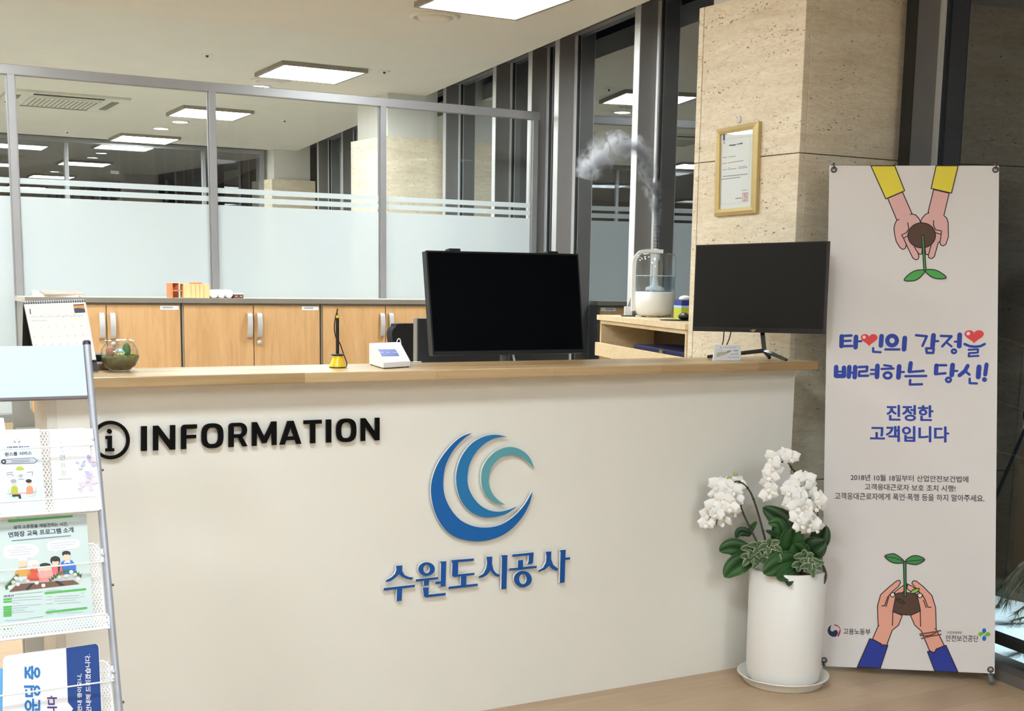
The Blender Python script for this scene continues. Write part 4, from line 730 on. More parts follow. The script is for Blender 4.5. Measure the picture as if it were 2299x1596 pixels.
for q in ([(175, 728), (1010, 655)],): pl.stroke(mb, ZF(q), .0028, SUB, .0005)
for P_, qq in (([(44, 900), (60, 830), (130, 790), (400, 775), (520, 800), (560, 860), (530, 920), (470, 940), (485, 985), (420, 962), (150, 990), (70, 960)], ((200, 828, 380, 815), (110, 876, 465, 842), (160, 900, 425, 878), (140, 940, 440, 912))), ([(680, 790), (720, 735), (1060, 702), (1130, 720), (1140, 770), (1090, 830), (830, 862), (795, 915), (775, 868), (710, 870), (684, 830)], ((725, 770, 1085, 740), (725, 805, 1070, 775), (730, 838, 945, 820)))):
    pl.shape(mb, ZF(smooth_pts(P_, 3)), HIL, .0004)
    for a, b_, c, d_ in qq: pl.stroke(mb, ZF([(a, b_), (c, d_)]), .0022, PM('bubble_text', (196, 200, 214)), .0006)
for body, hair, head, hc, bc in ((((210, 1190), (270, 1110), (380, 1095), (440, 1180), (430, 1230), (225, 1240)), (323, 1000, 66, 40), (322, 1045, 62, 52), HIL, PM('mustard', (210, 158, 84))), (((400, 1180), (440, 1130), (530, 1125), (560, 1200), (560, 1300), (380, 1300)), (475, 1050, 80, 50), (495, 1090, 42, 46), HIL, PM('cardigan_red', (206, 84, 62))), (((530, 1200), (600, 1150), (740, 1150), (780, 1210), (760, 1300), (560, 1320)), (648, 1085, 80, 40), (648, 1130, 76, 34), DKH, PM('dress_pink', (240, 160, 160))), (((735, 1100), (790, 1080), (870, 1080), (925, 1150), (920, 1220), (760, 1240)), (792, 1010, 72, 64), (795, 1040, 48, 42), DKH, PM('shirt_rose', (226, 108, 120))), (((865, 1050), (900, 1015), (1030, 1005), (1090, 1080), (1090, 1200), (920, 1210)), (950, 915, 62, 44), (955, 965, 52, 52), DKH, PM('shirt_blue', (54, 116, 204)))):
    pl.shape(mb, ZF(body), bc, .0006); pl.shape(mb, ZF(pl.ell(*hair, n=20)), hc, .0008); pl.shape(mb, ZF(pl.ell(head[0], head[1], head[2], head[3], 18)), SKN, .001)
    pl.shape(mb, ZF(pl.ell(hair[0], hair[1]-hair[3]*.35, hair[2]*.95, hair[3]*.6, 18)), hc, .0012)
pl.shape(mb, ZF([(845, 1040), (862, 1100), (850, 1200), (832, 1200), (828, 1090)]), DKH, .0013); pl.shape(mb, ZF([(915, 1030), (955, 1012), (1005, 1010), (1005, 1048), (950, 1040), (925, 1060)]), HIL, .0013)
pl.shape(mb, ZF([(130, 1460), (240, 1350), (1050, 1290), (1140, 1345)]), PM('coffin_brown', (112, 80, 66)), .0014); pl.shape(mb, ZF([(355, 1435), (440, 1340), (490, 1336), (410, 1430)]), DKH, .0016); pl.shape(mb, ZF([(780, 1305), (830, 1300), (930, 1365), (860, 1375)]), DKH, .0016)
GLF = PM('wreath_green', (62, 110, 66))
for k in range(26):
    a = k/25; x = 90+330*a if k < 13 else 720+430*(k-13)/12; y = 1400-180*min(1, a*2) if k < 13 else 1290-130*math.sin((k-13)/12*2.6)
    pl.shape(mb, ZF([(x-8, y+30), (x-26, y-34), (x+2, y-8), (x+24, y-36), (x+12, y+30)]), GLF, .0015)
for x, y in ((230, 1265), (300, 1290), (190, 1320), (255, 1350), (395, 1305), (525, 1330), (620, 1368), (140, 1395), (850, 1250), (950, 1235), (1020, 1175), (1075, 1215), (1120, 1270)):
    pl.shape(mb, ZF(pl.ell(x, y, 30, 27, 9)), HIL, .0018)
FGR = PM('flyer_green', (0, 0, 0)); ZR = zm(0, 1130, 3.425)
for a, b_ in (((350, 690), (655, 660)), ((358, 838), (664, 804))): pl.stroke(mb, ZR([a, b_]), .0052, FGR, .0005)
for y in (738, 758, 798, 816, 834, 850, 866, 932, 968): pl.stroke(mb, ZR([(32, y), (84, y-4)]), .0044, FGR, .0005)
pl.text(mb, '프로그램 소개', ZR([(28, 722), (106, 716), (105, 700), (27, 706)]), INK, .0005, .02)
for x0, x1, y0 in ((92, 325, 728), (92, 320, 748), (92, 145, 768), (92, 312, 790), (95, 210, 806), (95, 190, 824), (95, 260, 840), (40, 222, 902), (100, 255, 922), (105, 236, 944), (440, 606, 716), (416, 610, 734), (420, 580, 752), (440, 616, 770), (440, 640, 846), (362, 462, 900), (360, 400, 718), (360, 400, 742), (360, 406, 772), (362, 404, 852), (622, 646, 690), (622, 648, 716), (360, 465, 672), (366, 424, 818)): pl.stroke(mb, ZR([(x0, y0), (x1, y0-(x1-x0)*.06)]), .0016, PM('flyer_text', (166, 180, 184)), .0005)
for a, b_ in (((115, 700), (325, 680)), ((225, 882), (330, 870)), ((470, 888), (668, 868))): pl.stroke(mb, ZR([a, b_]), .0008, GRN2, .0005)
pl.shape(mb, ZF(smooth_pts([(1110, 400), (1140, 372), (1200, 370), (1235, 400), (1210, 480), (1150, 500), (1100, 450), (1140, 440)], 3)), PM('dove_grey', (196, 206, 212)), .0005); done(mb, nm)
NBL = PM('card_navy', (0, 58, 130)); CBL = PM('card_blue', (20, 112, 182)); PUR = PM('card_violet', (70, 40, 120))
pl, mb, nm = sheet('notice_board', 'white and navy notice board standing sideways in the lowest tray', 'notice board', ((5, 1720), (234, 1690), (222, 1444), (7, 1472)), .016, PM('card_white', (224, 224, 230)), .004, None, .012, 2)
pl.shape(mb, ZR([(508, 1112), (735, 1080), (752, 1092), (758, 1110), (786, 1770), (538, 1800), (528, 1640), (562, 1578), (522, 1530)]), NBL, .0004)
def rot(body, x0, x1, y0, y1, mt, bold, sk=0): pl.text(mb, body, ZR([(x1, y0), (x1+sk, y1), (x0+sk, y1), (x0, y0)]), mt, .0007, bold)
rot('라운딩 중', 188, 312, 1710, 1250, CBL, .04, -4); rot('입니다', 365, 440, 1700, 1480, PUR, .04, -3); rot('업무 및 안내 중이오니,', 596, 634, 1760, 1310, HIL, .015, -4); rot('정성껏 안내해 드리겠습니다.', 664, 706, 1760, 1160, HIL, .015, -12); done(mb, nm)
pl, mb, nm = sheet('leaflet', 'blue leaflet at the far left edge of the lowest tray, behind the notice board', 'leaflet', ((-60, 1730), (16, 1724), (8, 1500), (-60, 1506)), .006, PM('gradient_blue', (96, 170, 222)), .002, tray=2); done(mb, nm)
# ---------------------------------------------------------------- behind the counter
DESK = plain('desk_laminate', (206, 198, 184), .5, .03)
r = thing('staff_desk', 'staff desk hidden behind the counter that carries the monitors', 'desk', (1.9, 4.15, 0)); MB().box((.75, 3.83, .71), (2.95, 4.6, .74), DESK).build('desk_top', r, bevel=.002)
for x in (.76, 2.9): MB().box((x, 3.85, 0), (x+.03, 4.58, .7095), DESK).build('end_panel', r)
r = thing('low_screen_board', 'light grey screen board behind the left end of the counter', 'screen', (.53, 4.0, 0)); GB = plain('grey_board', (166, 168, 166), .6)
MB().prism([(.497, 4.0, .0), (.565, 4.0, 0), (.565, 4.0, 1.0), (.558, 4.0, 1.0), (.545, 4.0, 1.02), (.535, 4.0, 1.14), (.497, 4.0, 1.14)], (0, .03, 0), GB).build('board', r); MB().box((.5, 3.985, 0), (.56, 3.9995, .965), plain('pale_board', (196, 196, 192), .7)).build('front_sheet', r)
tag(MB().box((.566, 3.99, 0), (.70, 4.03, 1.1), plain('dark_taupe_board', (86, 80, 70), .7)).build('dark_board'), 'dark taupe board between the grey screen and the counter end', 'screen')
def screenbox(r, P4, dep, scr, fr, mb_frame=.006, foot=.014):
    """P4: bl, br, tr, tl of the front face"""
    n = (P4[1]-P4[0]).cross(P4[3]-P4[0]).normalized(); n = n if n.dot(CP-P4[0]) > 0 else -n
    MB().prism([p-n*dep for p in P4], n*dep, fr).build('housing', r, bevel=.003)
    u = (P4[1]-P4[0]).normalized(); v = (P4[3]-P4[0]).normalized(); q = [P4[0]+u*mb_frame+v*foot, P4[1]-u*mb_frame+v*foot, P4[2]-u*mb_frame-v*mb_frame, P4[3]+u*mb_frame-v*mb_frame]
    MB().prism([p+n*.0002 for p in q], n*.0006, scr).build('screen', r); return n, u, v
TVn = V((0, -1, .05/.36)).normalized(); TP = Plane((0, 3.95, 1.16), TVn); P4 = [TP.p(x, y) for x, y in ((972, 798), (1312, 792), (1298, 570), (956, 562))]; c = (P4[0]+P4[1])/2
r = thing('large_monitor', 'large black monitor leaning back behind the middle of the counter', 'monitor', (c.x, 4.0, .7405))
n, u, v = screenbox(r, P4, .032, SCREEN, plain('charcoal_bezel', (30, 32, 32), .4, .05, spec=.3))
for x in (1021, 1241):
    p = TP.p(x, 563 if x < 1100 else 569); MB().fbox(p-u*.022-v*.002-n*.030, u*.044, v*.010, n*.031, BLACK).build('mounting_tab', r)
MB().tube([(c.x, 4.0, .76), (c.x, 4.0, 1.2)], .018, STEEL, 16).build('stand_neck', r); MB().lathe([(.0001, .015), (.10, .012), (.11, 0)], (c.x, 4.02, .7405), BLACK, 32).build('stand_base', r)
MB().tube([(c.x+.03, 4.01, 1.2), (c.x+.045, 3.99, 1.1), (c.x+.03, 3.99, .76)], .004, WHITE, 8).build('cable', r)
r = thing('back_monitor', 'dark monitor turned away, low behind the large monitor', 'monitor', (2.31, 4.33, .7405))
MB().box((1.975, 4.33, .86), (2.645, 4.36, 1.279), plain('dark_slate', (44, 46, 52), .5, .05)).build('housing', r, bevel=.004); MB().box((1.971, 4.328, .86), (1.9748, 4.36, 1.277), plain('grey_trim', (120, 116, 108), .5)).build('side_trim', r); MB().box((2.2, 4.365, .745), (2.4, 4.42, 1.0), BLACK).build('stand', r); MB().box((2.15, 4.3, .7405), (2.45, 4.5, .75), BLACK).build('stand_base', r)
FAB = plain('black_fabric', (26, 26, 29), .85, .1, 40)
r = thing('office_chair', 'black office chair with rounded back beside the dark monitor', 'chair', (2.4, 5.05, 0)); P = at(880, 740, 1, 5.0)
MB().prism(smooth_pts([(P.x+.06, 5.0, .80), (P.x+.015, 5.0, 1.1), (P.x, 5.0, 1.19), (P.x+.02, 5.0, 1.222), (P.x+.06, 5.0, 1.234), (P.x+.42, 5.0, 1.226), (P.x+.45, 5.0, 1.19), (P.x+.43, 5.0, .95), (P.x+.39, 5.0, .8)], 4), (0, .06, 0), FAB, smooth=False).build('backrest', r, bevel=.012)
MB().box((P.x+.0, 5.1, .45), (P.x+.46, 5.55, .52), FAB).build('seat', r, bevel=.02); MB().tube([(P.x+.23, 5.3, .08), (P.x+.23, 5.3, .45)], .025, BLACK, 14).build('gas_lift', r); MB().box((P.x+.2, 5.055, .47), (P.x+.26, 5.1, .85), BLACK).build('back_bracket', r)
for k in range(5):
    a = k*2*math.pi/5; e = V((P.x+.23+.28*math.cos(a), 5.3+.28*math.sin(a), .06)); MB().tube([(P.x+.23, 5.3, .09), e], [.022, .015], BLACK, 10).build('leg', r); MB().sphere((e.x, e.y, .028), .027, BLACK, 12, 8).build('caster', r)
# right monitor on the counter
a = math.radians(-20); wv = V((math.sin(a), math.cos(a), 0)); MPn = Plane((3.07, 3.68, 0), (wv.y, -wv.x, 0)); P4 = [MPn.p(x, y) for x, y in ((1555, 743), (1848, 750), (1858, 541), (1563, 550))]
r = thing('desktop_monitor', 'black desktop monitor on angled legs at the right end of the counter top', 'monitor', (3.1, 3.7, CT)); n, u, v = screenbox(r, P4, .022, SCREEN2, BLACK, .004, .018)
mk = MB()
for L in (((1685, 742), (1690, 741)), ((1688, 745), (1697, 740)), ((1690, 739), (1691, 745)), ((1694, 744), (1693, 739))): MPn.stroke(mk, L, .0022, PM('mark_beige', (176, 160, 140)), .0012, False, False)
mk.build('maker_mark', r)
def z2(x, y, z): return at(x, y, 2, z)
hubp = z2(1716, 787, CT+.03); lf = z2(1588, 801, CT+.006); rf = z2(1766, 808, CT+.006); bk = z2(1728, 803, CT+.006)
lf.y = min(lf.y, 3.79)
nk = MPn.p(1712, 748, -.03)
MB().tube([nk, hubp, bk], [.011, .011, .008], BLACK, 4, True, False).build('neck', r)
MB().tube([hubp, lf], [.008, .006], plain('gunmetal', (80, 86, 92), .3, .05, metal=.7), 4, True, False).build('leg', r); MB().tube([hubp, rf], [.009, .006], plain('gunmetal', (0, 0, 0)), 4, True, False).build('leg', r)
for x0, y0, x1, y1 in ((1626, 747, 1620, 780), (1642, 748, 1628, 780)): MB().tube(smooth_pts([tuple(MPn.p(x0, y0-6, -.026)), tuple(MPn.p((x0+x1)/2+1, (y0+y1)/2, -.03)), tuple(MPn.p(x1, y1, -.03))], 5, False), .0022, BLACK, 8).build('cable', r)
# desk sign beside the right monitor
SP = Plane((0, 3.6, CT), (0, -1, .12)); q = [SP.p(x, y) for x, y in ((1602, 807.5), (1663, 806.5), (1664, 775), (1605, 774))]
r = thing('desk_sign', 'small white desk sign with an airy building drawing in front of the right monitor', 'desk sign', ((q[0].x+q[1].x)/2, 3.6, CT)); mb = MB(); k = V((.004, .012, 0)); q[0].z = q[1].z = CT+.0005
mb.hexa([q[0], q[1], q[1]+k, q[0]+k], [q[3], q[2], q[2]+k*.6, q[3]+k*.6], plain('sign_acrylic', (238, 240, 244), .3, .01)); ZS = zm(1580, 730, 8.21)
SP.shape(mb, ZS([(228, 560), (245, 510), (330, 485), (400, 490), (460, 465), (520, 460), (470, 500), (390, 545), (300, 570), (235, 590)]), PM('drawing_beige', (196, 194, 176)), .0006); SP.shape(mb, ZS([(400, 500), (455, 468), (518, 462), (460, 505)]), PM('drawing_grey', (150, 152, 160)), .0008)
SP.shape(mb, ZS([(305, 412), (318, 398), (330, 400), (318, 408), (316, 418), (328, 426), (312, 426)]), CBL, .0006)
for a_, b_ in (((355, 412), (590, 414)), ((552, 470), (626, 470)), ((480, 535), (640, 535)), ((440, 592), (640, 590)), ((275, 460), (340, 460)), ((580, 515), (630, 515))): SP.stroke(mb, ZS([a_, b_]), .0014 if a_[0] != 552 else .004, PM('sign_text_blue', (150, 170, 214)), .0006)
mb.build('sign_body', r)
# table calendar
r = thing('desk_calendar', 'white spiral bound desk calendar open on month 1, behind the rack', 'calendar', (.58, 3.7, CT)); KP = Plane((0, 3.66, CT), (0, -1, .36)); KB = Plane((0, 3.675, CT), (0, -1, .36))
tl, tr, br, bl = [KB.p(x, y) for x, y in ((52, 681), (191, 676), (221, 832), (84, 842))]; bl.z = br.z = CT+.0008
MB().prism([tl, tr, br, bl], KB.n*.002, BLACK).build('front_board', r); bk2 = [V((tl.x-.004, 3.795, CT+.0008)), V((tr.x+.004, 3.795, CT+.0008))]; MB().prism([tl, tr, bk2[1], bk2[0]], (0, .002, 0), BLACK).build('back_board', r)
mb = MB(); pq = [KP.p(x, y) for x, y in ((54, 683), (192, 678), (216, 807), (82, 813))]; mb.prism(pq, KP.n*-.006, plain('calendar_paper', (238, 238, 240), .6, .01)); ZK = zm(30, 650, 7.98)
CLG = PM('calendar_grey', (176, 180, 196))
def kt(b_, x, y, w, h, mt, bold=.01): KP.text(mb, b_, ZK([(x, y), (x+w, y), (x+w-h*.12, y-h), (x-h*.12, y-h)]), mt, .0005, bold)
kt('1', 300, 442, 16, 90, INK, .03); KP.shape(mb, ZK([(1072, 270), (1262, 258), (1290, 410), (1098, 420)]), PM('photo_navy', (64, 74, 92)), .0005); KP.shape(mb, ZK([(1078, 290), (1268, 278), (1276, 345), (1170, 330), (1090, 340)]), PM('photo_sunset', (228, 156, 84)), .0007)
KP.stroke(mb, ZK([(285, 497), (1240, 470)]), .0006, CLG, .0005); rows = [(5, 690, 5), (12, 860, 5), (19, 1010, 5)]
for k, dn in enumerate(('SUN', 'MON', 'TUE', 'WED', 'THU', 'FRI', 'SAT')): kt(dn, 345+k*146, 486-k*5, 34, 16, PM('calendar_red', (226, 170, 160)) if k == 0 else CLG)
for k in range(3): kt(str(k+2-1), 895+k*140, 506-k*4, 12, 22, CLG)
for st, y, _ in ((4, 700, 0), (11, 862, 0), (18, 1008, 0)):
    for k in range(7): kt(str(st+k), 338+k*145+(y-700)*.2, y-k*5, 12 if st+k < 10 else 24, 26, PM('calendar_red', (226, 170, 160)) if k == 0 else CLG)
for k in range(2): KP.stroke(mb, ZK([(335+k*140, 560), (450+k*140, 552)]), .004, PM('mini_month', (226, 224, 226)), .0005)
mb.build('pages', r); mb = MB()
for k in range(26):
    f_ = k/25; p = tl.lerp(tr, .03+.94*f_)+V((0, .0, -.004)); mb.tube([p+V((0, .007*math.cos(t), .009*math.sin(t))) for t in [2*math.pi*i/10 for i in range(11)]], .0012, plain('binding_wire', (180, 186, 206), .3, .02, metal=.5), 6, False)
mb.build('spiral_binding', r)
r = thing('telephone', 'small black desk phone half hidden between the calendar and the terrarium', 'telephone', (.71, 3.75, CT)); MB().box((.672, 3.735, CT+.0005), (.735, 3.795, CT+.018), plain('phone_base', (150, 120, 90), .6)).build('base', r); MB().box((.668, 3.735, CT+.0185), (.735, 3.79, CT+.024), WHITE).build('trim', r); MB().box((.672, 3.735, CT+.0245), (.735, 3.79, CT+.046), BLACK).build('handset', r, bevel=.003)
# terrarium
T0 = V((.748, 3.68, CT)); r = thing('glass_terrarium', 'round glass terrarium with moss, cactus and tiny house on the counter top', 'terrarium', tuple(T0))
MB().lathe([(.0001, .001), (.026, .001), (.044, .014), (.053, .034), (.0545, .046), (.051, .064), (.041, .080), (.0385, .083), (.0415, .088), (.0405, .089), (.0375, .0835), (.0395, .0795), (.0495, .0635), (.053, .046), (.0515, .0345), (.043, .0155), (.0255, .003), (.0001, .003)], T0, CLEAR, 40).build('bowl', r)
mb = MB().lathe([(.0001, .004), (.025, .004), (.0425, .0165), (.051, .036), (.0515, .042), (.03, .044), (.0001, .043)], T0, plain('terrarium_soil', (98, 90, 54), .9, .35, 90), 32); mb.build('soil', r); MOSS = plain('moss', (118, 132, 52), .95, .35, 120); mb = MB()
for k in range(90):
    a = random.random()*6.283; rr = .049*math.sqrt(random.random()); mb.sphere(T0+V((rr*math.cos(a), rr*math.sin(a), .042+.004*random.random())), random.uniform(.003, .0065), MOSS, 6, 4, (1, 1, .8))
mb.build('moss_layer', r)['kind'] = 'stuff'
mb = MB(); cc = T0+V((.017, -.01, .06)); n_ = 9
mb.lathe([(.0001, -.022), (.009, -.016), (.0115, 0), (.010, .012), (.005, .02), (.0001, .0215)], cc, plain('cactus_green', (78, 120, 70), .6, .2, 60), 18); mb.build('cactus', r)
h0 = T0+V((-.005, -.022, .044)); HX = CR*.012; HY = V((-.3, .95, 0))*.008; MB().fbox(h0-HX*.5-HY, HX, HY*2, (0, 0, .014), plain('tiny_wall', (206, 192, 150), .7)).build('tiny_house', r)
mb = MB(); R1 = h0+V((0, 0, .024)); mb.prism([h0-HX*.8+V((0, 0, .013)), h0+HX*.8+V((0, 0, .013)), R1+HX*.25], HY*1.4, plain('tiny_roof', (150, 196, 196), .6)); mb.add([h0-HX*.8-HY+V((0, 0, .0125)), h0+HX*.9-HY+V((0, 0, .0125)), R1+HX*.5+HY*.1, R1-HX*.2+HY*.1], [(0, 1, 2, 3)], plain('tiny_roof', (0, 0, 0))); mb.build('tiny_roof', r)
MB().sphere(T0+V((-.027, -.006, .058)), .013, plain('pink_stone', (188, 128, 112), .7, .2, 60), 10, 7, (1, 1, 1.15)).build('pink_stone', r)
# pen stand
p0 = V((1.395, 3.65, CT)); r = thing('pen_stand', 'black counter pen on a yellow cone base with a cord', 'pen stand', tuple(p0)); YP = plain('yellow_plastic', (238, 204, 30), .3, .02)
MB().lathe([(.0001, .0005), (.0265, .0005), (.0265, .003), (.0001, .003)], p0, BLACK, 28).build('rubber_foot', r); MB().lathe([(.0262, .003), (.026, .005), (.016, .027), (.0145, .032), (.017, .036), (.0001, .037)], p0, YP, 28).build('base', r)
mb = MB().lathe([(.0185, .037), (.021, .040), (.0185, .0425), (.006, .043)], p0, BLACK, 24); mb.build('collar', r); MB().tube([p0+V((0, 0, .04)), p0+V((0, 0, .152))], .0052, BLACK, 12).build('pen', r); MB().tube([p0+V((0, 0, .152)), p0+V((0, 0, .160))], .0056, YP, 12).build('pen_band', r)
MB().tube(smooth_pts([tuple(p0+V(q)) for q in ((0, 0, .16), (-.001, 0, .172), (.001, 0, .18), (-.001, 0, .17), (-.006, 0, .155), (-.010, 0, .12), (-.004, 0, .09), (.006, -.004, .075), (.018, -.006, .04), (.028, -.005, .015), (.027, -.003, .0025))], 5, False), .0018, BLACK, 8).build('cord', r)
# white console with a small screen
zc = CT+.003; A_, B_, C_ = z2(861, 826, zc), z2(921, 822, zc), z2(829, 816.5, zc); dv = C_-A_; r = thing('touch_console', 'white wedge shaped console with a small blue screen on the counter top', 'console', tuple((A_+B_)/2+V((0, 0, -.003))))
up = V((0, 0, .068)); lo = [A_, B_, B_+dv, C_]; lo = [V((p.x, p.y, zc)) for p in lo]; mb = MB(); f1 = V((0, 0, .016)); T1, T2 = lo[0]+dv*.66+up, lo[1]+dv*.66+up; T3, T4 = lo[2]+up*.96, lo[3]+up*.96
mb.add(lo+[lo[0]+f1, lo[1]+f1, T2, T1, T3, T4], [(3, 2, 1, 0), (0, 1, 5, 4), (4, 5, 6, 7), (7, 6, 8, 9), (9, 8, 2, 3), (0, 4, 7, 9, 3), (1, 2, 8, 6, 5)], WHITE); mb.build('housing', r)
fn = (lo[1]-lo[0]).cross(T1-lo[0]-f1).normalized(); DP = Plane(lo[0]+f1, fn); mb = MB(); sq = [(857, 799.5), (896.4, 799), (887.5, 784.4), (848.2, 784.4)]; mb.prism([DP.p(x, y)+DP.n*.0004 for x, y in sq], DP.n*.0008, emis('console_screen', (.05, .12, .42, 1), 1.1))
for cx_, w_2 in ((856, 5), (870.5, 4), (886, 5)): DP.stroke(mb, [(cx_-w_2+1, 792), (cx_+w_2, 792)], .0028, emis('screen_icon', (.5, .65, 1, 1), .7), .0016, False, False)
mb.build('screen', r)
mb = MB()
for p in lo: mb.lathe([(.0001, -.0028), (.004, -.0028), (.004, .0015)], p+(sum(lo, V((0, 0, 0)))/4-p)*.12, GASK, 10)
mb.build('feet', r); cb = T3+V((.0, 0, -.02)); MB().tube(smooth_pts([tuple(cb), tuple(cb+V((.01, .0, .03))), tuple(cb+V((.018, -.004, .02))), tuple(cb+V((.016, 0, -.04))), tuple(V((cb.x+.03, cb.y, CT+.003))), (cb.x+.09, cb.y-.01, CT+.003)], 5, False), .0016, WHITE, 8).build('cable', r)
# ---------------------------------------------------------------- shelf unit by the window, humidifier
zt = 1.252; N0 = V((3.264, 4.40, 0)); e = V((.285, .958, 0)).normalized(); d = V((e.y, -e.x, 0)); L = 1.36; D = .32
r = thing('shelf_unit', 'pale oak shelf unit with an open compartment between the window and the counter', 'shelf unit', tuple(N0+e*L/2))
def ub(a0, a1, d0, d1, z0, z1, m=PALE): return MB().fbox(N0+e*a0+d*d0+V((0, 0, z0)), e*(a1-a0), d*(d1-d0), V((0, 0, z1-z0)), m)
ub(-.01, L, 0, D, zt-.026, zt).build('top_board', r, bevel=.001); ub(0, .018, .012, D, 0, zt-.0265).build('side_panel', r); ub(L-.05, L-.032, .012, D, 0, zt-.0265).build('side_panel', r)
ub(.0185, L-.0505, D-.012, D, 0, zt-.0265, plain('unit_back', (84, 70, 52), .7)).build('back_panel', r); ub(.0185, L-.0505, .014, D-.0125, 1.02, 1.038).build('shelf', r); ub(.0185, L-.0505, .012, .03, zt-.045, zt-.0265).build('top_rail', r); ub(-.005, L-.02, -.012, .006, 1.038, 1.108).build('drawer_front', r, bevel=.001); ub(.0185, L-.0505, .014, D-.0125, 0, .08).build('plinth', r)
a0 = .25
r = thing('jewel_case', 'dark blue case with a gold clasp inside the shelf unit', 'case', tuple(N0+e*.5+d*.12+V((0, 0, 1.0385)))); BLV = plain('navy_case', (20, 26, 84), .6)
ub(.12, .86, .05, .27, 1.0385, 1.10, BLV).build('case_body', r, bevel=.004); ub(.12, .86, .05, .27, 1.1003, 1.122, BLV).build('lid', r, bevel=.004); ub(.40, .45, .044, .0495, 1.088, 1.116, plain('gold_clasp', (206, 180, 110), .3, .03, metal=.8)).build('clasp', r)
H0 = V((3.76, 5.33, zt)); LFT = V((-.8755, .483, 0)); r = HM = thing('humidifier', 'white humidifier with a clear half filled water tank, steaming on the shelf unit', 'humidifier', tuple(H0))
MB().lathe([(.0001, .005), (.07, .005), (.086, .014), (.096, .04), (.099, .075), (.099, .128), (.094, .1285), (.0001, .1285)], H0, WHITE, 48, sq=(1.05, 1.05)).build('base', r)
MB().lathe([(.0972, .129), (.0985, .2), (.0985, .298), (.094, .316), (.084, .323), (.0001, .324), (.0001, .3215), (.083, .3205), (.0915, .314), (.0955, .298), (.0955, .2), (.0945, .13)], H0, CLEAR, 48, sq=(1.05, 1.05)).build('tank', r)
MB().lathe([(.0001, .132), (.094, .132), (.0945, .205), (.0948, .209), (.0001, .209)], H0, glassmat('tank_water', .03, .9, (.88, .945, .97, 1)), 48, sq=(1.05, 1.05)).lathe([(.0949, .2075), (.0951, .2105)], H0, PAPER, 48, sq=(1.05, 1.05)).build('water', r)  # white ring paints in the bright rim of the water surface
MB().lathe([(.0001, .1325), (.05, .1325), (.046, .15), (.017, .16), (.0135, .2), (.0135, .28), (.02, .295), (.022, .3205)], H0, plain('translucent_white', (236, 238, 244), .4, .01), 24).build('mist_pipe', r)
fs_ = V((.483, .8755, 0)); mb = MB(); pth = [LFT*.108+V((0, 0, .03)), LFT*.110+V((0, 0, .1)), LFT*.110+V((0, 0, .25)), LFT*.106+V((0, 0, .29)), LFT*.09+V((0, 0, .316)), LFT*.07+V((0, 0, .329)), LFT*.03+V((0, 0, .333)), LFT*-.035+V((0, 0, .331))]; pth = [V(q) for q in smooth_pts([tuple(q) for q in pth], 4, False)]
for p, q in zip(pth, pth[1:]):
    t = (q-p).normalized(); nn = t.cross(fs_).normalized()*.0095; w2 = fs_*.022; mb.hexa([H0+p-w2-nn, H0+p+w2-nn, H0+p+w2+nn, H0+p-w2+nn], [H0+q-w2-nn, H0+q+w2-nn, H0+q+w2+nn, H0+q-w2+nn], WHITE)
mb.build('carry_handle', r); MB().lathe([(.016, .334), (.016, .342), (.008, .345), (.006, .338)], H0, WHITE, 20).build('mist_nozzle', r); MB().lathe([(.0001, .012), (.02, .01), (.022, 0)], H0+LFT*.098+V((0, 0, .065)), WHITE, 20, ax=(fs_, V((0, 0, 1)), LFT)).build('dial', r)
mb = MB()
for k in range(4): mb.lathe([(.0001, .0002), (.01, .0002), (.01, .008)], H0+V((.06*math.cos(.5+k*1.57), .06*math.sin(.5+k*1.57), 0)), WHITE, 10)
mb.build('feet', r)
# steam
spn = [(1472, 551, .006), (1474, 520, .012), (1474, 480, .022), (1468, 440, .034), (1456, 400, .044), (1445, 360, .05), (1424, 335, .056), (1385, 330, .068), (1350, 345, .07), (1326, 375, .06), (1318, 402, .045)]
pts = [onp(x, y, H0, fs_) for x, y, _ in spn]; pts[0] = H0+V((0, 0, .347)); sp = smooth_pts([tuple(p)+(q[2],) for p, q in zip(pts, spn)], 5, False)
vm = bpy.data.materials.new('water_mist'); vm.use_nodes = True; t = NT(vm); t.t.nodes.remove(t.b); pv = t.n('ShaderNodeVolumePrincipled'); pv.inputs['Color'].default_value = (.97, .97, 1, 1)
mb = MB(); mb.tube([p[:3] for p in sp], [p[3]*1.45 for p in sp], vm, 16); st = mb.build('steam'); so = st.location; tco = t.n('ShaderNodeTexCoord')
def mth(op, a, b_=None, c_=None):
    x = t.n('ShaderNodeMath', operation=op)
    for i, q in enumerate((a, b_, c_)):
        if q is None: continue
        if hasattr(q, 'links'): t.l(q, x.inputs[i])
        else: x.inputs[i].default_value = q
    return x.outputs[0]
acc = None                                             # the plume thins out away from its axis
for p in sp[:14]+sp[14::2]:
    dn = t.n('ShaderNodeVectorMath', operation='DISTANCE'); t.l(tco.outputs['Object'], dn.inputs[0]); dn.inputs[1].default_value = V(p[:3])-so
    g_ = mth('SUBTRACT', 1.0, mth('DIVIDE', dn.outputs['Value'], p[3]*1.5)); g_ = mth('MULTIPLY', mth('MAXIMUM', g_, 0.0), .030/p[3]+.55); acc = g_ if acc is None else mth('MAXIMUM', acc, g_)
f1_ = t.noise(t.coord((1, 1, .8)), 13, 8, .72, 1.0); nz = mth('MULTIPLY', mth('MAXIMUM', mth('SUBTRACT', mth('ADD', f1_, mth('MULTIPLY', acc, .16)), .56), 0.0), 420.0)
t.l(mth('MULTIPLY', nz, mth('MINIMUM', acc, 1.0)), pv.inputs['Density']); t.l(pv.outputs[0], t.t.nodes['Material Output'].inputs['Volume'])
tag(st, 'white steam plume rising and drifting left from the humidifier', 'steam', None, 'stuff')
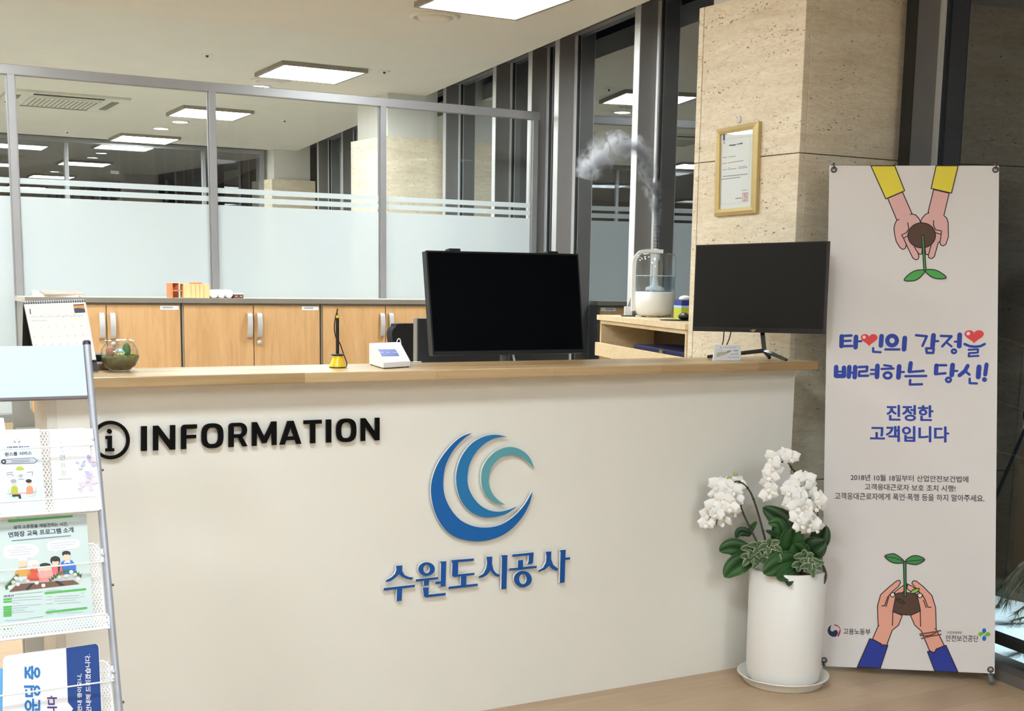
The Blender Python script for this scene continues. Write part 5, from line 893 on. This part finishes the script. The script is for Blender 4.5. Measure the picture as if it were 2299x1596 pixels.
# small things on the shelf unit
p = at(1541, 690, 1, 5.0); p.z = zt; r = thing('tissue_pack', 'blue and green tissue box with white tissue, right of the humidifier', 'tissue box', tuple(p)); tb = lambda z0, z1, m, s=0: MB().fbox(V((p.x, p.y, z0))-e*(.055-s)-d*(.045-s), e*(.11-2*s), d*(.09-2*s), V((0, 0, z1-z0)), m)
tb(zt+.0005, zt+.055, plain('tissue_green', (170, 182, 50), .5)).build('box_lower', r); tb(zt+.0552, zt+.066, plain('tissue_pale', (150, 190, 226), .5)).build('box_band', r); tb(zt+.0662, zt+.092, plain('tissue_navy', (30, 40, 130), .5)).build('box_upper', r)
MB().sphere((p.x-.01, p.y, zt+.1), .03, PAPER, 10, 6, (1, 1, .5)).build('tissue', r)
p = at(1536, 706, 1, 4.78); p = V((p.x, p.y, zt)); r = thing('computer_mouse', 'black computer mouse on its pad at the right end of the shelf unit', 'mouse', tuple(p)); MB().sphere(p+V((0, 0, .02)), .03, BLACK, 18, 10, (.75, 1.25, .6)).build('shell', r)
tag(MB().lathe([(.0001, 0), (.085, 0), (.085, .003), (.0001, .003)], p+V((-.012, .03, .0003)), FAB, 28).build('mouse_pad'), 'round black mouse pad under the mouse on the shelf unit', 'mouse pad')
p = at(1414, 700, 1, 5.46); p = V((p.x, p.y, zt)); r = thing('card_stand', 'small grey card stand left of the humidifier on the shelf unit', 'card stand', tuple(p)); MB().prism([p+LFT*.028, p-LFT*.03, p-LFT*.034+V((0, 0, .20))], fs_*.004, plain('stand_card', (120, 126, 124), .6)).build('card', r); MB().fbox(p+LFT*.03-fs_*.03, LFT*-.04, fs_*.028, (0, 0, .05), PAPER).build('white_box', r)
tag(MB().fbox(p+LFT*.05-fs_*.09, LFT*-.07, fs_*.05, (0, 0, .006), BLACK).build('phone_tray'), 'flat black tray at the left front corner of the shelf unit', 'tray')
# framed certificate and its hook
FCn = V((-.62, -.05, 0)).normalized(); FP = Plane(V((3.285, 3.74, 0))+FCn*.022, FCn); FB = Plane(V((3.285, 3.74, 0))+FCn*.001, FCn); out = ((1607, 291), (1703, 272), (1696, 478), (1603, 486)); inn = ((1615.5, 302), (1689.5, 290), (1685, 463.8), (1613, 470))
O = [FP.p(x, y) for x, y in out]; I = [FP.p(x, y) for x, y in inn]; GOLD = plain('gold_frame', (196, 176, 124), .35, .05, 20, metal=.35); GIN = plain('gilt_edge', (226, 184, 96), .25, .03, metal=.6)
r = thing('framed_certificate', 'gold framed white certificate hanging on the travertine column', 'picture frame', tuple((O[2]+O[3])/2)); mb = MB(); bk_ = FCn*-.021; rid = [o_.lerp(i_, .5)+FCn*.004 for o_, i_ in zip(O, I)]
for k in range(4):
    j = (k+1) % 4; mb.add([O[k]+bk_, O[j]+bk_, O[j], O[k]], [(0, 1, 2, 3)], GOLD); mb.add([O[k], O[j], rid[j], rid[k]], [(0, 1, 2, 3)], GOLD); mb.add([rid[k], rid[j], I[j], I[k]], [(0, 1, 2, 3)], GOLD); mb.add([I[k], I[j], I[j]+bk_*.35, I[k]+bk_*.35], [(0, 1, 2, 3)], GIN)
mb.add([o_+bk_ for o_ in O], [(0, 1, 2, 3)], GOLD); mb.build('frame', r); mb = MB(); mb.prism([i_+bk_*.4 for i_ in I], FCn*-.001, plain('certificate_paper', (240, 241, 244), .6, .005)); CPl = Plane(I[0]+bk_*.4, FCn); ZCt = zm(1590, 250, 6.385)
CB = PM('cert_blue', (88, 92, 160)); CG = PM('cert_text', (130, 132, 160)); CRd = PM('seal_red', (206, 96, 92))
CPl.shape(mb, ZCt([(212, 335), (242, 328), (242, 410), (225, 425), (212, 405)]), CB, .0005); CPl.stroke(mb, ZCt([(222, 440), (240, 435), (220, 462), (240, 460)]), .0016, CB, .0005)
for Lq in ([(200, 425), (215, 420)], [(248, 402), (603, 356), (572, 1300), (183, 1335), (200, 500)]): CPl.stroke(mb, ZCt(Lq), .0008, PM('cert_border', (170, 186, 214)), .0004)
for x0, y0, x1, y1, w, c_ in ((302, 488, 398, 480, .0045, INK), (412, 472, 432, 470, .0045, INK), (442, 468, 494, 455, .0045, INK), (295, 655, 395, 640, .0022, CG), (205, 665, 272, 658, .0022, CG), (290, 738, 350, 730, .0022, CG), (350, 726, 430, 716, .0022, CRd), (430, 716, 508, 706, .0022, CG), (205, 750, 272, 740, .002, CG), (290, 812, 312, 810, .002, CG), (288, 832, 410, 818, .002, CG), (435, 798, 545, 785, .002, CG), (435, 820, 568, 800, .002, CG), (205, 840, 270, 832, .002, CG), (210, 935, 568, 898, .0028, CG), (190, 975, 462, 942, .0028, CG), (480, 1135, 560, 1125, .002, CG), (390, 1250, 480, 1240, .003, CG)): CPl.stroke(mb, ZCt([(x0, y0), (x1, y1)]), w, c_, .0005, False, False)
for Lq in ([(495, 1175), (568, 1166), (565, 1280), (492, 1288), (495, 1175)], [(505, 1195), (555, 1190)], [(530, 1180), (522, 1280)], [(508, 1220), (545, 1215), (540, 1260)], [(508, 1250), (520, 1275)], [(550, 1200), (548, 1270)]): CPl.stroke(mb, ZCt(Lq), .0022, CRd, .0006)
mb.build('certificate', r); mb = MB(); g_ = [i_+bk_*.2 for i_ in I]; mb.prism(g_, FCn*.0015, GLASS); mb.build('glazing', r)
hk = FB.p(1661, 268, .006); tag(MB().sphere(hk, .016, CHROME, 14, 8, (.35, .55, 1)).build('wall_hook'), 'small steel hook on the column above the framed certificate', 'hook')
# ---------------------------------------------------------------- outdoors: snow and a pine
SNOW = plain('snow', (235, 242, 248), .8, .03, 4)
mb = MB(); mb.box((4.02, 1.2, -.12), (9, 9, -.06), plain('garden_soil', (46, 40, 34), .95)); tag(mb.build('garden_ground', loc=(6, 4, -.12)), kind='structure')
mb = MB(); xs_ = [4.0+.12*i for i in range(9)]; ys_ = [1.6+.2*j for j in range(18)]; g = [[(x, y, -.06+(.05+.015*math.sin(5*x+3*y)+.012*math.sin(9*y))*(0 if i in (0, 8) or j in (0, 17) else 1)) for i, x in enumerate(xs_)] for j, y in enumerate(ys_)]; vs = [p_ for rw in g for p_ in rw]
mb.add(vs, [(j*9+i, j*9+i+1, (j+1)*9+i+1, (j+1)*9+i) for j in range(17) for i in range(8)], SNOW, True); tag(mb.build('snow_bank', loc=(4.5, 3, -.06)), 'strip of lit snow outside the window at the lower right', 'snow', None, 'stuff')
r = thing('pine_tree', 'dark pine with long needles outside the window at the lower right', 'tree', (5.3, 4.1, -.06)); BARK = plain('pine_bark', (60, 48, 38), .9, .2, 30); NEED = plain('pine_needles', (40, 54, 38), .8, .25, 30)
MB().tube([(5.3, 4.1, -.06), (5.25, 4.05, 1.0), (5.3, 4.1, 2.4)], [.07, .055, .03], BARK, 10).build('trunk', r)
def tuft(mb, c, dr, n=34, L=.085):
    for k in range(n):
        dd = (dr+V((random.uniform(-1, 1), random.uniform(-1, 1), random.uniform(-1, 1)))*.75).normalized(); q = c+dd*L*random.uniform(.7, 1.15); sd = dd.cross(V((.3, .2, 1))).normalized()*.0011; mb.add([c-sd, c+sd, q+V((0, 0, -.008))], [(0, 1, 2)], NEED)
def twig(end, start):
    s_, e_ = V(start), V(end); pts = smooth_pts([tuple(s_), tuple((s_+e_)/2+V((0, 0, .03))), tuple(e_)], 6, False); o_ = MB().tube(pts, [.010-.007*i/(len(pts)-1) for i in range(len(pts))], BARK, 6).build('branch', r); nb = MB()
    for i in range(4, len(pts)): tuft(nb, V(pts[i]), (e_-s_).normalized()+V((0, 0, -.25)), 26 if i < len(pts)-1 else 46)
    nb.build('needles', o_)['kind'] = 'stuff'
def gp(x, y, k): return onp(x, y, V((WX(3.1)+k, 3.1, 0)), (1, -.125, 0))
for (x0, y0, x1, y1, k) in ((2330, 1285, 2262, 1345, .42), (2400, 1330, 2285, 1372, .38), (2330, 1250, 2245, 1318, .6), (2420, 1440, 2300, 1452, .3), (2420, 1395, 2275, 1392, .52), (2400, 1480, 2288, 1475, .34), (2300, 1270, 2240, 1360, .7), (2380, 1240, 2290, 1320, .5)): twig(gp(x1, y1, k), gp(x0, y0, k+.25))
for k in range(10):
    a = random.uniform(0, 6.28); z = random.uniform(.6, 2.2); twig((5.28+.75*math.cos(a), 4.08+.6*math.sin(a), z), (5.28, 4.08, z-.15))
